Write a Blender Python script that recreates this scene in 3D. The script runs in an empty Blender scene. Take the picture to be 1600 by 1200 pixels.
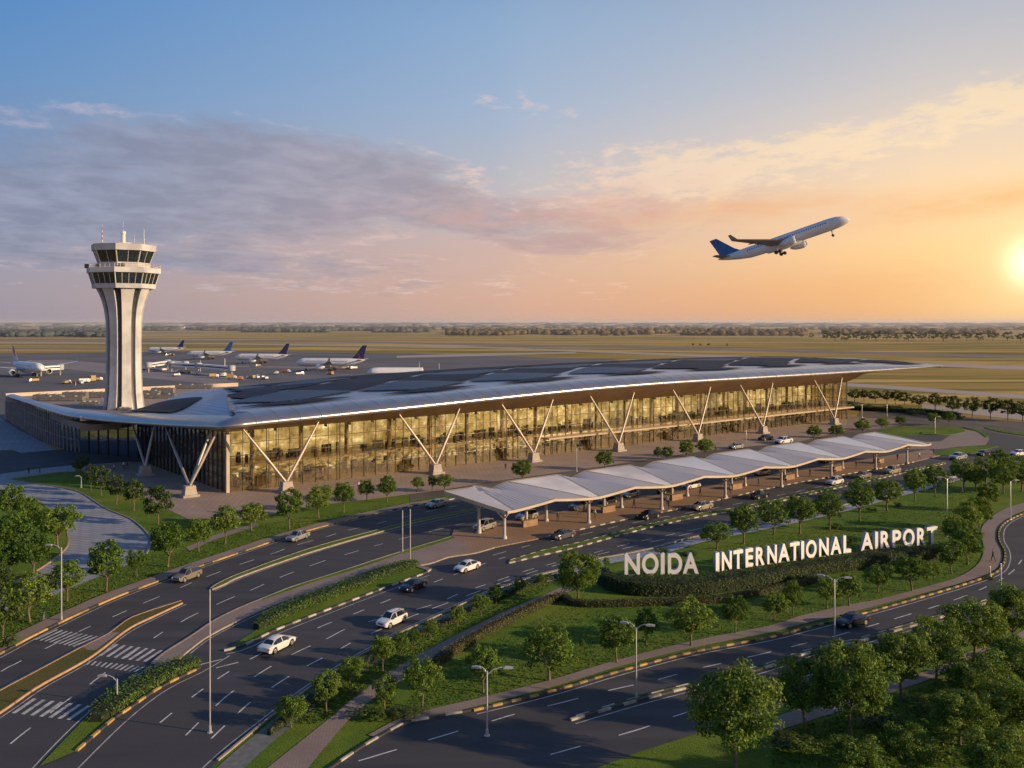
import bpy, bmesh, math, random
from mathutils import Vector, Matrix, noise
from mathutils.geometry import tessellate_polygon
R = math.radians
random.seed(7)
sc = bpy.context.scene
COL = sc.collection
H = 36.0; F = 1400.0; HY = 503.0          # eye height, focal length in photo pixels, horizon row

def G(x, y, z=0.0):                        # a point of the ground (or of height z) seen at a photo pixel
    Y = (H - z) * F / (y - HY)
    return Vector(((x - 800) / F * Y, Y, z))
def GL(pts, z=0.0): return [G(x, y, z) for x, y in pts]

# ------------------------------------------------------------------ node helpers
def mat(name):
    m = bpy.data.materials.new(name); m.use_nodes = True
    nt = m.node_tree; nt.nodes.clear()
    out = nt.nodes.new('ShaderNodeOutputMaterial')
    return m, nt, out
def nd(nt, t, **kw):
    n = nt.nodes.new(t)
    for k, v in kw.items():
        if k[0] == 'i' and k[1:].isdigit(): n.inputs[int(k[1:])].default_value = v
        elif hasattr(n, k): setattr(n, k, v)
    return n
def lk(nt, a, b): nt.links.new(a, b)
def S(r, g, b):                             # sRGB 0-255 -> linear
    f = lambda c: (c/255/12.92) if c <= 10 else ((c/255+.055)/1.055)**2.4
    return (f(r), f(g), f(b), 1)
def ramp(nt, fac, stops, interp='LINEAR'):
    n = nt.nodes.new('ShaderNodeValToRGB'); cr = n.color_ramp; cr.interpolation = interp
    while len(cr.elements) < len(stops): cr.elements.new(.5)
    for e, (p, c) in zip(cr.elements, stops):
        e.position = p; e.color = c if len(c) == 4 else (*c, 1)
    if fac is not None: nt.links.new(fac, n.inputs[0])
    return n.outputs[0]
def M(nt, op, a, b=None, c=None, clamp=False):
    n = nt.nodes.new('ShaderNodeMath'); n.operation = op; n.use_clamp = clamp
    for i, v in enumerate((a, b, c)):
        if v is None: continue
        if isinstance(v, (int, float)): n.inputs[i].default_value = v
        else: nt.links.new(v, n.inputs[i])
    return n.outputs[0]
def mixc(nt, f, a, b, mode='MIX'):
    n = nt.nodes.new('ShaderNodeMix'); n.data_type = 'RGBA'; n.blend_type = mode
    for s, v in ((n.inputs[0], f), (n.inputs[6], a), (n.inputs[7], b)):
        if isinstance(v, (int, float)): s.default_value = v
        elif isinstance(v, tuple): s.default_value = v if len(v) == 4 else (*v, 1)
        else: nt.links.new(v, s)
    return n.outputs[2]
def noise_n(nt, vec, scale, detail=3, rough=.55):
    n = nt.nodes.new('ShaderNodeTexNoise'); n.inputs['Scale'].default_value = scale
    n.inputs['Detail'].default_value = detail; n.inputs['Roughness'].default_value = rough
    if vec is not None: nt.links.new(vec, n.inputs['Vector'])
    return n.outputs['Fac']
def pos(nt, scale=(1, 1, 1), rot=0, obj=False):
    if obj: s = nt.nodes.new('ShaderNodeTexCoord').outputs['Object']
    else: s = nt.nodes.new('ShaderNodeNewGeometry').outputs['Position']
    n = nt.nodes.new('ShaderNodeMapping'); n.vector_type = 'POINT'
    n.inputs['Scale'].default_value = scale; n.inputs['Rotation'].default_value = (0, 0, rot)
    nt.links.new(s, n.inputs[0]); return n.outputs[0]
def surf(name, c1, c2, scale=.3, rough=.85, metal=0, bump=0, bscale=3, detail=4, stretch=(1, 1, 1), rot=0, spec=.5, c3=None, s3=.05, obj=False, coat=0):
    m, nt, out = mat(name)
    p = nt.nodes.new('ShaderNodeBsdfPrincipled')
    v = pos(nt, stretch, rot, obj)
    f = noise_n(nt, v, scale, detail)
    col = ramp(nt, f, [(.33, c1), (.67, c2)])
    if c3:
        f3 = noise_n(nt, pos(nt, (1, 1, 1), 0, obj), s3, 3)
        col = mixc(nt, ramp(nt, f3, [(.45, (0, 0, 0)), (.62, (1, 1, 1))]), col, c3)
    nt.links.new(col, p.inputs['Base Color'])
    p.inputs['Roughness'].default_value = rough; p.inputs['Metallic'].default_value = metal
    p.inputs['Specular IOR Level'].default_value = spec
    p.inputs['Coat Weight'].default_value = coat
    if bump:
        b = nt.nodes.new('ShaderNodeBump'); b.inputs['Strength'].default_value = bump; b.inputs['Distance'].default_value = .1
        nt.links.new(noise_n(nt, v, bscale, 5), b.inputs['Height']); nt.links.new(b.outputs[0], p.inputs['Normal'])
    nt.links.new(p.outputs[0], out.inputs[0])
    return m

# ------------------------------------------------------------------ mesh helpers
class MB:
    def __init__(s): s.v = []; s.f = []; s.m = []
    def vert(s, p): s.v.append(tuple(p)); return len(s.v) - 1
    def face(s, pts, mi=0):
        i = len(s.v); s.v += [tuple(p) for p in pts]; s.f.append(tuple(range(i, i + len(pts)))); s.m.append(mi)
    def quadgrid(s, rows, mi=0, closed=False):   # rows of points, shared vertices; mi int or f(i,j)
        n = len(rows[0]); b = len(s.v)
        for r in rows: s.v += [tuple(p) for p in r]
        for i in range(len(rows) - 1):
            for j in range(n if closed else n - 1):
                k = (j + 1) % n
                s.f.append((b+i*n+j, b+i*n+k, b+(i+1)*n+k, b+(i+1)*n+j)); s.m.append(mi(i, j) if callable(mi) else mi)
    def box(s, c, d, rz=0, mi=0, T=None):
        cx, cy, cz = c; a, b_, h = d[0]/2, d[1]/2, d[2]/2
        ca, sa = math.cos(rz), math.sin(rz); b = len(s.v)
        for z in (-h, h):
            for x, y in ((-a, -b_), (a, -b_), (a, b_), (-a, b_)):
                p = Vector((cx + x*ca - y*sa, cy + x*sa + y*ca, cz + z))
                s.v.append(tuple(T @ p if T else p))
        for q in ((0, 3, 2, 1), (4, 5, 6, 7), (0, 1, 5, 4), (1, 2, 6, 5), (2, 3, 7, 6), (3, 0, 4, 7)):
            s.f.append(tuple(b + i for i in q)); s.m.append(mi)
    def tube(s, a, b, r1, r2=None, n=8, mi=0, caps=True):
        a = Vector(a); b = Vector(b); r2 = r1 if r2 is None else r2
        d = (b - a).normalized(); u = d.cross(Vector((0, 0, 1)))
        if u.length < 1e-4: u = Vector((1, 0, 0))
        u.normalize(); w = d.cross(u)
        rows = [[p + (u*math.cos(t) + w*math.sin(t))*r for t in [2*math.pi*k/n for k in range(n)]] for p, r in ((a, r1), (b, r2))]
        s.quadgrid(rows, mi, True)
        if caps: s.face(rows[0][::-1], mi); s.face(rows[1], mi)
    def path(s, pts, rad, n=8, mi=0):
        for i in range(len(pts) - 1):
            s.tube(pts[i], pts[i+1], rad[i] if isinstance(rad, list) else rad, rad[i+1] if isinstance(rad, list) else rad, n, mi)
    def lathe(s, prof, c=(0, 0, 0), n=16, mi=0, axis='z', rot=0):
        rows = []
        for r, z in prof:
            row = []
            for k in range(n):
                t = 2*math.pi*k/n + rot; x, y = r*math.cos(t), r*math.sin(t)
                row.append((c[0]+x, c[1]+y, c[2]+z) if axis == 'z' else (c[0]+z, c[1]+x, c[2]+y) if axis == 'x' else (c[0]+x, c[1]+z, c[2]+y))
            rows.append(row)
        s.quadgrid(rows, mi, True)
    def build(s, name, mats, parent=None, smooth=False, angle=None):
        me = bpy.data.meshes.new(name)
        off = parent.matrix_world_off if False else WL.get(parent.name, Vector()) if parent else Vector()
        me.from_pydata([tuple(Vector(p) - off) for p in s.v], [], s.f)
        for m in (mats if isinstance(mats, list) else [mats]): me.materials.append(m)
        if isinstance(mats, list): me.polygons.foreach_set('material_index', s.m)
        if smooth: me.polygons.foreach_set('use_smooth', [True]*len(me.polygons))
        me.update()
        if angle: me.set_sharp_from_angle(angle=R(angle))
        o = bpy.data.objects.new(name, me); COL.objects.link(o)
        if parent: o.parent = parent; WL[o.name] = off
        return o
WL = {}                                       # world location of empties that parent meshes written in world coordinates
def thing(name, label, cat, loc=(0, 0, 0), group=None):
    o = bpy.data.objects.new(name, None); COL.objects.link(o); o.location = loc; o.empty_display_size = .3
    o['label'] = label; o['category'] = cat
    if group: o['group'] = group
    WL[o.name] = Vector(loc); return o
def tag(o, label, cat, group=None, kind=None):
    o['label'] = label; o['category'] = cat
    if group: o['group'] = group
    if kind: o['kind'] = kind
    return o
def struct(o, label=None):
    o['kind'] = 'structure'
    if label: o['label'] = label
    return o
def copy_tree(o, parent=None):
    c = o.copy(); COL.objects.link(c)
    if parent: c.parent = parent
    for ch in list(o.children): copy_tree(ch, c)
    return c
ORD = ['first','second','third','fourth','fifth','sixth','seventh','eighth','ninth','tenth','eleventh','twelfth','thirteenth','fourteenth','fifteenth','sixteenth','seventeenth','eighteenth','nineteenth','twentieth','twenty-first','twenty-second','twenty-third','twenty-fourth']

def smooth(pts, n=8):                          # Catmull-Rom through points
    P = [Vector(p) for p in pts]; out = []
    for i in range(len(P) - 1):
        a = P[max(i-1, 0)]; b = P[i]; c = P[i+1]; d = P[min(i+2, len(P)-1)]
        for k in range(n):
            t = k / n
            out.append(.5*((2*b) + (c-a)*t + (2*a-5*b+4*c-d)*t*t + (3*b-a-3*c+d)*t**3))
    out.append(P[-1]); return out
def resample(P, step=None, n=None):
    L = [0]
    for i in range(1, len(P)): L.append(L[-1] + (P[i]-P[i-1]).length)
    T = L[-1]; n = n or max(2, int(T/step) + 1); out = []; j = 0
    for k in range(n):
        t = T*k/(n-1)
        while j < len(L) - 2 and L[j+1] < t: j += 1
        d = L[j+1] - L[j]; out.append(P[j].lerp(P[j+1], min(1, max(0, (t-L[j])/d if d > 1e-9 else 0))))
    return out
def curve(pix, step=1.0, z=0.0, n=None): return resample(smooth(GL(pix, z)), step, n)
def normals2(P):
    out = []
    for i in range(len(P)):
        t = (P[min(i+1, len(P)-1)] - P[max(i-1, 0)]); t.z = 0; t.normalize(); out.append(Vector((t.y, -t.x, 0)))
    return out
def tess(P):
    out = []
    for tri in tessellate_polygon([[Vector((p.x, p.y, 0)) for p in P]]):
        a, b_, c_ = (P[i] for i in tri); cr = (b_.x-a.x)*(c_.y-a.y) - (b_.y-a.y)*(c_.x-a.x)
        if abs(cr) < 1e-6: continue
        out.append(tri if cr > 0 else tri[::-1])
    return out
def sheet(name, pix, z, m, sm=True, world=False):   # flat polygon sheet
    P = [Vector(p) for p in pix] if world else GL(pix)
    if sm: P = smooth(P + [P[0]], 5)[:-1]
    P = dedup(P); b = MB(); b.v = [(p.x, p.y, z) for p in P]; b.f = [tuple(t) for t in tess(P)]; b.m = [0]*len(b.f)
    return b.build(name, m)
def slab(b, P, z0, z1, mi=0):                  # raised polygon with sides
    for tri in tess(P): b.face([(P[i].x, P[i].y, z1) for i in tri], mi)
    n = len(P)
    for i in range(n):
        a, c = P[i], P[(i+1) % n]; b.face([(a.x, a.y, z0), (c.x, c.y, z0), (c.x, c.y, z1), (a.x, a.y, z1)], mi)
def dedup(P, closed=True):
    out = []
    for p in P:
        if not out or (p - out[-1]).length > .05: out.append(p)
    if closed and len(out) > 2 and (out[0]-out[-1]).length < .05: out.pop()
    return out
def strip_between(b, A, B_, z, mi=0):
    n = max(len(A), len(B_)); A = resample(A, n=n); B_ = resample(B_, n=n)
    b.quadgrid([[(p.x, p.y, z) for p in A], [(p.x, p.y, z) for p in B_]], mi)
def ribbon(b, P, w, z, mi=0, off=0):
    N = normals2(P)
    b.quadgrid([[(p+n*(off-w/2)).xy.to_3d()+Vector((0, 0, z)) for p, n in zip(P, N)], [(p+n*(off+w/2)).xy.to_3d()+Vector((0, 0, z)) for p, n in zip(P, N)]], mi)
def dashes(b, P, on, off, w, z, var=True):
    P = resample(P, .5); N = normals2(P); i = 0
    while i < len(P) - 2:
        l = on * (random.uniform(.75, 1.2) if var else 1); j = min(len(P)-1, i + int(l/.5))
        if j > i: ribbon(b, P[i:j+1], w, z)
        i = j + int(off * (random.uniform(.85, 1.2) if var else 1)/.5)
def kerb(b, P, w=.3, z0=0, h=.16, block=1.3, nm=2):
    w *= .72
    P = resample(P, block/2); N = normals2(P)
    for i in range(len(P)-1):
        mi = (i//2) % nm
        a, c = P[i], P[i+1]; na, nc = N[i]*w/2, N[i+1]*w/2
        q = [a-na, a+na, c+nc, c-nc]; lo = [Vector((p.x, p.y, z0)) for p in q]; hi = [Vector((p.x, p.y, h)) for p in q]
        b.face(hi, mi); b.face([lo[0], lo[3], hi[3], hi[0]], mi); b.face([lo[1], hi[1], hi[2], lo[2]], mi)
        if i % 2 == 0: b.face([lo[0], hi[0], hi[1], lo[1]], mi)
        else: b.face([lo[3], lo[2], hi[2], hi[3]], mi)

# ------------------------------------------------------------------ camera
cam = bpy.data.objects.new('camera', bpy.data.cameras.new('camera')); COL.objects.link(cam)
cam.location = (0, 0, H); cam.rotation_euler = (R(90), 0, 0)
cam.data.sensor_width = 36; cam.data.lens = F/1600*36; cam.data.shift_y = -(600-HY)/1600
cam.data.clip_end = 60000; cam.data.clip_start = .5
sc.camera = cam
sc.view_settings.view_transform = 'Standard'; sc.view_settings.look = 'None'; sc.view_settings.exposure = 0

# ------------------------------------------------------------------ sun and sky
SUN_AZ, SUN_EL = R(106), R(15)
sl = bpy.data.lights.new('sun', 'SUN'); sl.energy = 6.1; sl.angle = R(.8); sl.color = (1, .72, .43)
so = bpy.data.objects.new('sun', sl); COL.objects.link(so)
sd = Vector((math.sin(SUN_AZ)*math.cos(SUN_EL), math.cos(SUN_AZ)*math.cos(SUN_EL), math.sin(SUN_EL)))
so.rotation_euler = sd.to_track_quat('Z', 'Y').to_euler(); so.location = (300, 60, 120)

w = bpy.data.worlds.new('World'); sc.world = w; w.use_nodes = True
nt = w.node_tree; nt.nodes.clear()
out = nt.nodes.new('ShaderNodeOutputWorld')
tc = nt.nodes.new('ShaderNodeTexCoord')
sx = nt.nodes.new('ShaderNodeSeparateXYZ'); lk(nt, tc.outputs['Generated'], sx.inputs[0])
dx, dy, dz = sx.outputs
hl = M(nt, 'SQRT', M(nt, 'ADD', M(nt, 'MULTIPLY', dx, dx), M(nt, 'MULTIPLY', dy, dy)))
hl = M(nt, 'MAXIMUM', hl, .001)
sa = M(nt, 'DIVIDE', dx, hl)                       # sine of the azimuth
te = M(nt, 'DIVIDE', dz, hl)                       # tangent of the elevation
def band(v, a, b): return M(nt, 'MULTIPLY_ADD', v, 1/(b-a), -a/(b-a), clamp=True)
E0 = M(nt, 'MAXIMUM', te, 0)
Ef = M(nt, 'DIVIDE', E0, M(nt, 'ADD', E0, .25))    # 0 at the horizon, 1 overhead
def st(*rows): return [((t/(t+.25)), S(*c)) for t, c in rows]
left = ramp(nt, Ef, st((0, (150, 142, 156)), (.03, (155, 146, 158)), (.08, (148, 147, 166)), (.16, (124, 142, 174)), (.24, (102, 142, 188)), (.33, (84, 134, 190)), (.6, (66, 112, 172)), (2, (56, 88, 140))))
mid = ramp(nt, Ef, st((0, (206, 166, 148)), (.03, (212, 170, 148)), (.08, (208, 176, 164)), (.16, (186, 184, 190)), (.24, (160, 178, 202)), (.33, (142, 170, 202)), (.6, (90, 128, 178)), (2, (60, 90, 140))))
right = ramp(nt, Ef, st((0, (226, 164, 116)), (.03, (240, 178, 118)), (.07, (252, 200, 135)), (.13, (250, 212, 170)), (.19, (228, 207, 190)), (.25, (198, 194, 196)), (.33, (172, 180, 196)), (.6, (120, 142, 178)), (2, (64, 92, 140))))
c = mixc(nt, band(sa, -.50, .02), left, mid)
c = mixc(nt, band(sa, -.02, .42), c, right)
# sky behind the viewer, dimmer
# glow round the low sun
gz = R(30.2); ge = math.atan(93/1610)
gv = (math.sin(gz)*math.cos(ge), math.cos(gz)*math.cos(ge), math.sin(ge))
dp = nt.nodes.new('ShaderNodeVectorMath'); dp.operation = 'DOT_PRODUCT'; lk(nt, tc.outputs['Generated'], dp.inputs[0]); dp.inputs[1].default_value = gv
ang = M(nt, 'ARCCOSINE', M(nt, 'MINIMUM', dp.outputs['Value'], .999999))
g1 = M(nt, 'ADD', M(nt, 'MULTIPLY', M(nt, 'POWER', 2.718, M(nt, 'MULTIPLY', ang, -9.0)), .60), M(nt, 'MULTIPLY', M(nt, 'POWER', 2.718, M(nt, 'MULTIPLY', ang, -22.0)), .75))
g2 = M(nt, 'POWER', 2.718, M(nt, 'MULTIPLY', M(nt, 'MULTIPLY', ang, ang), -2600.0))
# cloud coordinates: a flat layer seen in perspective
den = M(nt, 'ADD', M(nt, 'MAXIMUM', dz, 0), .10)
cv = nt.nodes.new('ShaderNodeCombineXYZ'); lk(nt, M(nt, 'DIVIDE', dx, den), cv.inputs[0]); lk(nt, M(nt, 'DIVIDE', dy, den), cv.inputs[1])
mp = nt.nodes.new('ShaderNodeMapping'); mp.inputs['Rotation'].default_value = (0, 0, R(-20)); mp.inputs['Scale'].default_value = (1.0, .85, 1); lk(nt, cv.outputs[0], mp.inputs[0])
def nz(scale, detail=6, rough=.55, dist=0, off=0):
    n = nt.nodes.new('ShaderNodeTexNoise'); n.noise_dimensions = '4D'; n.inputs['W'].default_value = off
    n.inputs['Scale'].default_value = scale; n.inputs['Detail'].default_value = detail; n.inputs['Roughness'].default_value = rough; n.inputs['Distortion'].default_value = dist
    lk(nt, mp.outputs[0], n.inputs['Vector']); return n.outputs['Fac']
def gauss(px, py, wx, wy, tilt=0):                 # soft patch about a direction given by photo position
    a0 = math.sin(math.atan((px-800)/F)); t0 = (HY-py)/math.hypot(F, px-800)
    a = M(nt, 'SUBTRACT', sa, a0); b = M(nt, 'SUBTRACT', te, t0)
    b = M(nt, 'SUBTRACT', b, M(nt, 'MULTIPLY', a, tilt))
    q = M(nt, 'ADD', M(nt, 'POWER', M(nt, 'DIVIDE', M(nt, 'ABSOLUTE', a), wx/F), 2.0), M(nt, 'POWER', M(nt, 'DIVIDE', M(nt, 'ABSOLUTE', b), wy/F), 2.0))
    return M(nt, 'POWER', 2.718, M(nt, 'MULTIPLY', q, -1.0))
nA = nz(2.0, 9, .64, .4, 1.3)
nB = nz(4.2, 7, .60, .3, 5.1)
bank = M(nt, 'ADD', gauss(500, 275, 330, 75, -.14), M(nt, 'MULTIPLY', gauss(60, 330, 330, 75, -.1), .85))
bank = M(nt, 'MAXIMUM', bank, M(nt, 'MULTIPLY', gauss(700, 330, 300, 48, -.16), .95))
bank = M(nt, 'MAXIMUM', bank, M(nt, 'MULTIPLY', gauss(250, 400, 620, 50, -.06), .62))
bf = M(nt, 'ADD', bank, M(nt, 'MULTIPLY', M(nt, 'SUBTRACT', nA, .5), 1.5))
bmask = ramp(nt, bf, [(.36, (0, 0, 0)), (.72, (1, 1, 1))], 'EASE')
bmask = M(nt, 'MULTIPLY', bmask, .78)
bcol = mixc(nt, band(sa, -.45, .1), S(124, 130, 155), S(166, 150, 156))
bcol = mixc(nt, band(nB, .40, .66), bcol, mixc(nt, band(sa, -.4, .1), S(150, 155, 178), S(196, 170, 168)))
c = mixc(nt, bmask, c, bcol)
# bright rims of the bank
rim = M(nt, 'MULTIPLY', ramp(nt, bf, [(.30, (0, 0, 0)), (.40, (1, 1, 1)), (.52, (0, 0, 0))], 'EASE'), band(nB, .48, .64))
c = mixc(nt, M(nt, 'MULTIPLY', rim, .62), c, mixc(nt, band(sa, -.4, .1), S(190, 178, 190), S(240, 200, 178)))
# cream wisps to the right
wis = M(nt, 'ADD', gauss(1330, 215, 330, 34, .20), M(nt, 'MULTIPLY', gauss(1020, 280, 330, 60, 0), .8))
nC = nz(10.0, 6, .62, .2, 8.0)
wis = M(nt, 'ADD', wis, M(nt, 'ADD', M(nt, 'MULTIPLY', gauss(810, 165, 90, 24, -.1), .7), M(nt, 'MULTIPLY', gauss(1600, 150, 90, 60, 0), .7)))
wf = M(nt, 'MULTIPLY', ramp(nt, M(nt, 'ADD', M(nt, 'MULTIPLY', wis, .20), M(nt, 'ADD', M(nt, 'MULTIPLY', nB, .45), M(nt, 'MULTIPLY', nC, .55))), [(.60, (0, 0, 0)), (.76, (1, 1, 1))], 'EASE'), M(nt, 'MINIMUM', M(nt, 'MULTIPLY', wis, 1.5), .60))
c = mixc(nt, wf, c, mixc(nt, band(sa, 0, .3), S(244, 206, 188), S(255, 224, 180)))
# mauve undersides centre right, orange bands at far right
mv = M(nt, 'MULTIPLY', gauss(900, 345, 270, 45, .05), band(nA, .42, .62))
c = mixc(nt, M(nt, 'MULTIPLY', mv, .85), c, S(208, 164, 152))
ob = M(nt, 'ADD', M(nt, 'MULTIPLY', gauss(1560, 312, 140, 20, .12), 1.5), M(nt, 'MULTIPLY', gauss(1500, 446, 210, 24, 0), 1.0))
ob = M(nt, 'ADD', ob, M(nt, 'MULTIPLY', gauss(1180, 325, 190, 20, .05), .8))
c = mixc(nt, M(nt, 'MULTIPLY', ob, M(nt, 'ADD', M(nt, 'MULTIPLY', nB, 1.5), -.2), clamp=True), c, S(238, 172, 116))
c = mixc(nt, M(nt, 'MINIMUM', M(nt, 'MULTIPLY', g1, .85), 1.0), c, (1.08, .80, .38, 1))
add = nt.nodes.new('ShaderNodeVectorMath'); add.operation = 'MULTIPLY_ADD'
cg = nt.nodes.new('ShaderNodeCombineXYZ'); lk(nt, g2, cg.inputs[0]); lk(nt, g2, cg.inputs[1]); lk(nt, g2, cg.inputs[2])
lk(nt, cg.outputs[0], add.inputs[0]); add.inputs[1].default_value = (1.0, .85, .60); lk(nt, c, add.inputs[2])
# physical sky of the same low sun adds its share
sky = nt.nodes.new('ShaderNodeTexSky'); sky.sky_type = 'NISHITA'; sky.sun_disc = False
sky.sun_elevation = SUN_EL; sky.sun_rotation = SUN_AZ; sky.altitude = 200
b1 = nt.nodes.new('ShaderNodeBackground'); b1.inputs[1].default_value = 1.03; lk(nt, add.outputs[0], b1.inputs[0])
b2 = nt.nodes.new('ShaderNodeBackground'); b2.inputs[1].default_value = .006; lk(nt, sky.outputs[0], b2.inputs[0])
ads = nt.nodes.new('ShaderNodeAddShader'); lk(nt, b1.outputs[0], ads.inputs[0]); lk(nt, b2.outputs[0], ads.inputs[1])
lk(nt, ads.outputs[0], out.inputs[0])
# ================================================================== MATERIALS
asphalt = surf('asphalt', (.028, .030, .035), (.058, .057, .060), .35, .78, bump=.2, bscale=9, stretch=(.12, 1, 1), rot=R(-38), c3=(.046, .044, .046), s3=.045, detail=7)
road_warm = surf('warm_lit_asphalt', (.085, .068, .056), (.13, .105, .085), .15, .85, stretch=(1, .4, 1), rot=R(-38), c3=(.065, .058, .055), s3=.05)  # warm sunlight on the forecourt road put into its brown colour
apron_m = surf('apron_concrete', (.085, .085, .092), (.14, .135, .14), .02, .85, c3=(.075, .078, .088), s3=.006, stretch=(.5, 1, 1))
paint = surf('road_paint', (.42, .42, .40), (.66, .66, .64), 1.2, .7)
paint_w = surf('worn_paint', (.28, .28, .27), (.55, .55, .53), 1.0, .7)
kerb_y = surf('kerb_yellow', (.34, .21, .06), (.50, .33, .11), 2, .8, c3=(.22, .15, .06), s3=.4)
kerb_k = surf('kerb_black', (.03, .03, .03), (.06, .055, .05), 2, .7)
kerb_w = surf('kerb_white', (.34, .31, .27), (.50, .46, .40), 2, .8, c3=(.25, .22, .18), s3=.4)
kerb_c = surf('kerb_concrete', (.22, .19, .16), (.32, .28, .23), 2, .8)
kerb_p = surf('kerb_orange', (.32, .19, .10), (.42, .27, .15), 2, .8)
def paving(name, c1, c2, cj, size=.9, rot=R(38)):
    m, nt, out = mat(name); p = nt.nodes.new('ShaderNodeBsdfPrincipled')
    v = pos(nt, (1, 1, 1), rot)
    br = nt.nodes.new('ShaderNodeTexBrick'); lk(nt, v, br.inputs['Vector'])
    br.inputs['Scale'].default_value = 1/size; br.inputs['Mortar Size'].default_value = .03
    br.inputs['Color1'].default_value = (*c1, 1); br.inputs['Color2'].default_value = (*c2, 1); br.inputs['Mortar'].default_value = (*cj, 1)
    n = noise_n(nt, pos(nt), .15, 4)
    c = mixc(nt, ramp(nt, n, [(.35, (.0,)*3), (.7, (.55,)*3)]), br.outputs[0], tuple(x*.62 for x in c1))
    lk(nt, c, p.inputs['Base Color']); p.inputs['Roughness'].default_value = .8; lk(nt, p.outputs[0], out.inputs[0]); return m
pave_pink = paving('pink_paving', (.26, .20, .17), (.31, .24, .20), (.15, .12, .11), .8)
pave_plaza = paving('plaza_paving', (.33, .25, .20), (.38, .29, .23), (.22, .17, .14), 3.2)
pave_grey = paving('grey_slabs', (.27, .29, .33), (.31, .33, .37), (.18, .19, .22), 5.0, R(20))
pave_brown = paving('brown_paving', (.30, .19, .115), (.36, .23, .14), (.18, .115, .08), 1.6)
def grassmat(name, d, l, y, s=.5):
    m, nt, out = mat(name); p = nt.nodes.new('ShaderNodeBsdfPrincipled')
    a = noise_n(nt, pos(nt), s, 6, .7); b_ = noise_n(nt, pos(nt), .07, 3); c_ = noise_n(nt, pos(nt), 6, 3, .7)
    col = ramp(nt, a, [(.3, d), (.65, l)])
    col = mixc(nt, ramp(nt, b_, [(.45, (0,)*3), (.7, (.8,)*3)]), col, y)
    col = mixc(nt, .55, col, mixc(nt, ramp(nt, c_, [(.3, (.35,)*3), (.7, (1.5,)*3)]), (0, 0, 0), col, 'MIX'), 'MIX')
    lk(nt, col, p.inputs['Base Color']); p.inputs['Roughness'].default_value = .9; p.inputs['Specular IOR Level'].default_value = .15
    bp = nt.nodes.new('ShaderNodeBump'); bp.inputs['Strength'].default_value = .8; bp.inputs['Distance'].default_value = .25
    lk(nt, noise_n(nt, pos(nt), 4, 5, .8), bp.inputs['Height']); lk(nt, bp.outputs[0], p.inputs['Normal'])
    lk(nt, p.outputs[0], out.inputs[0]); return m
grass = grassmat('lawn', (.062, .125, .013), (.105, .19, .020), (.17, .215, .03))
dry = grassmat('dry_turf', (.075, .085, .022), (.12, .115, .035), (.14, .12, .04))
# open airfield: long bands of straw, olive and brown running across
m, nt, out = mat('airfield_grass'); p = nt.nodes.new('ShaderNodeBsdfPrincipled')
v = pos(nt, (.0011, .0085, 1), R(6)); f = noise_n(nt, v, 1, 7, .62)
col = ramp(nt, f, [(.30, (.13, .12, .045)), (.42, (.46, .31, .095)), (.50, (.17, .165, .045)), (.57, (.62, .42, .15)), (.70, (.33, .25, .08))])
f2 = noise_n(nt, pos(nt, (.004, .02, 1), R(6)), 1, 6, .7)
col = mixc(nt, M(nt, 'MULTIPLY', f2, .3), col, (.15, .13, .04))
# paler with distance: haze over the far plain put into the grass colour
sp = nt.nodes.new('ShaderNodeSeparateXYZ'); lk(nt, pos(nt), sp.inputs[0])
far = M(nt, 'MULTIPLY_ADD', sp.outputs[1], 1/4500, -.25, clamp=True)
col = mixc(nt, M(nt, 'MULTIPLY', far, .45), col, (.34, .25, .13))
lk(nt, col, p.inputs['Base Color']); p.inputs['Roughness'].default_value = .95; p.inputs['Specular IOR Level'].default_value = .05
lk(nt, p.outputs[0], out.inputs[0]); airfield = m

# ================================================================== GROUND AND ROADS
b = MB(); b.face([(-30000, -300, 0), (30000, -300, 0), (30000, 40000, 0), (-30000, 40000, 0)])
struct(b.build('ground', airfield), 'flat dry airfield grass reaching the horizon')
struct(sheet('lawn_ground', [(-700, 1500), (-500, 760), (15, 745), (120, 735), (330, 745), (700, 745), (1300, 680), (1330, 655), (1500, 668), (1700, 680), (2300, 720), (2300, 1500)], .02, grass, sm=False), 'green lawn between the terminal roads')
struct(sheet('apron', [(-900, 640), (-900, 552), (0, 552), (160, 551), (330, 548), (640, 552), (760, 556), (980, 562), (760, 575), (700, 640), (300, 690), (0, 690)], .03, apron_m, sm=False), 'grey concrete apron behind the control tower')
# runways and taxiways
rw = surf('runway_asphalt', (.14, .125, .13), (.20, .175, .17), .01, .9, stretch=(.3, 1, 1))
rwl = surf('taxiway_concrete', (.30, .26, .24), (.40, .34, .30), .01, .9, stretch=(.3, 1, 1))
def strip(name, top, bot, z, m, label=None):
    bb = MB(); strip_between(bb, GL(top), GL(bot), z); return struct(bb.build(name, m), label)
strip('runway', [(-800, 526), (0, 528.5), (760, 534.5), (1160, 545), (1600, 556), (2200, 570)], [(-800, 528), (0, 531), (760, 537), (1160, 549), (1600, 560), (2200, 575)], .04, rw, 'long grey runway across the airfield')
strip('taxiway', [(-800, 532), (250, 535), (760, 541.5), (1160, 556), (1473, 568), (1600, 573), (2200, 595)], [(-800, 534), (250, 537), (760, 543.5), (1160, 560), (1473, 573), (1600, 579), (2200, 603)], .04, rwl, 'pale taxiway nearer than the runway')
strip('taxiway', [(1200, 591), (1324, 598), (1600, 617), (2200, 660)], [(1200, 595), (1324, 603), (1600, 623), (2200, 668)], .04, rwl, 'pale taxiway beyond the row of trees at right')
strip('taxiway', [(620, 556), (760, 552), (900, 550)], [(620, 559), (760, 556), (900, 552)], .045, rwl, 'short pale taxiway edge beside the apron')
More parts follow.
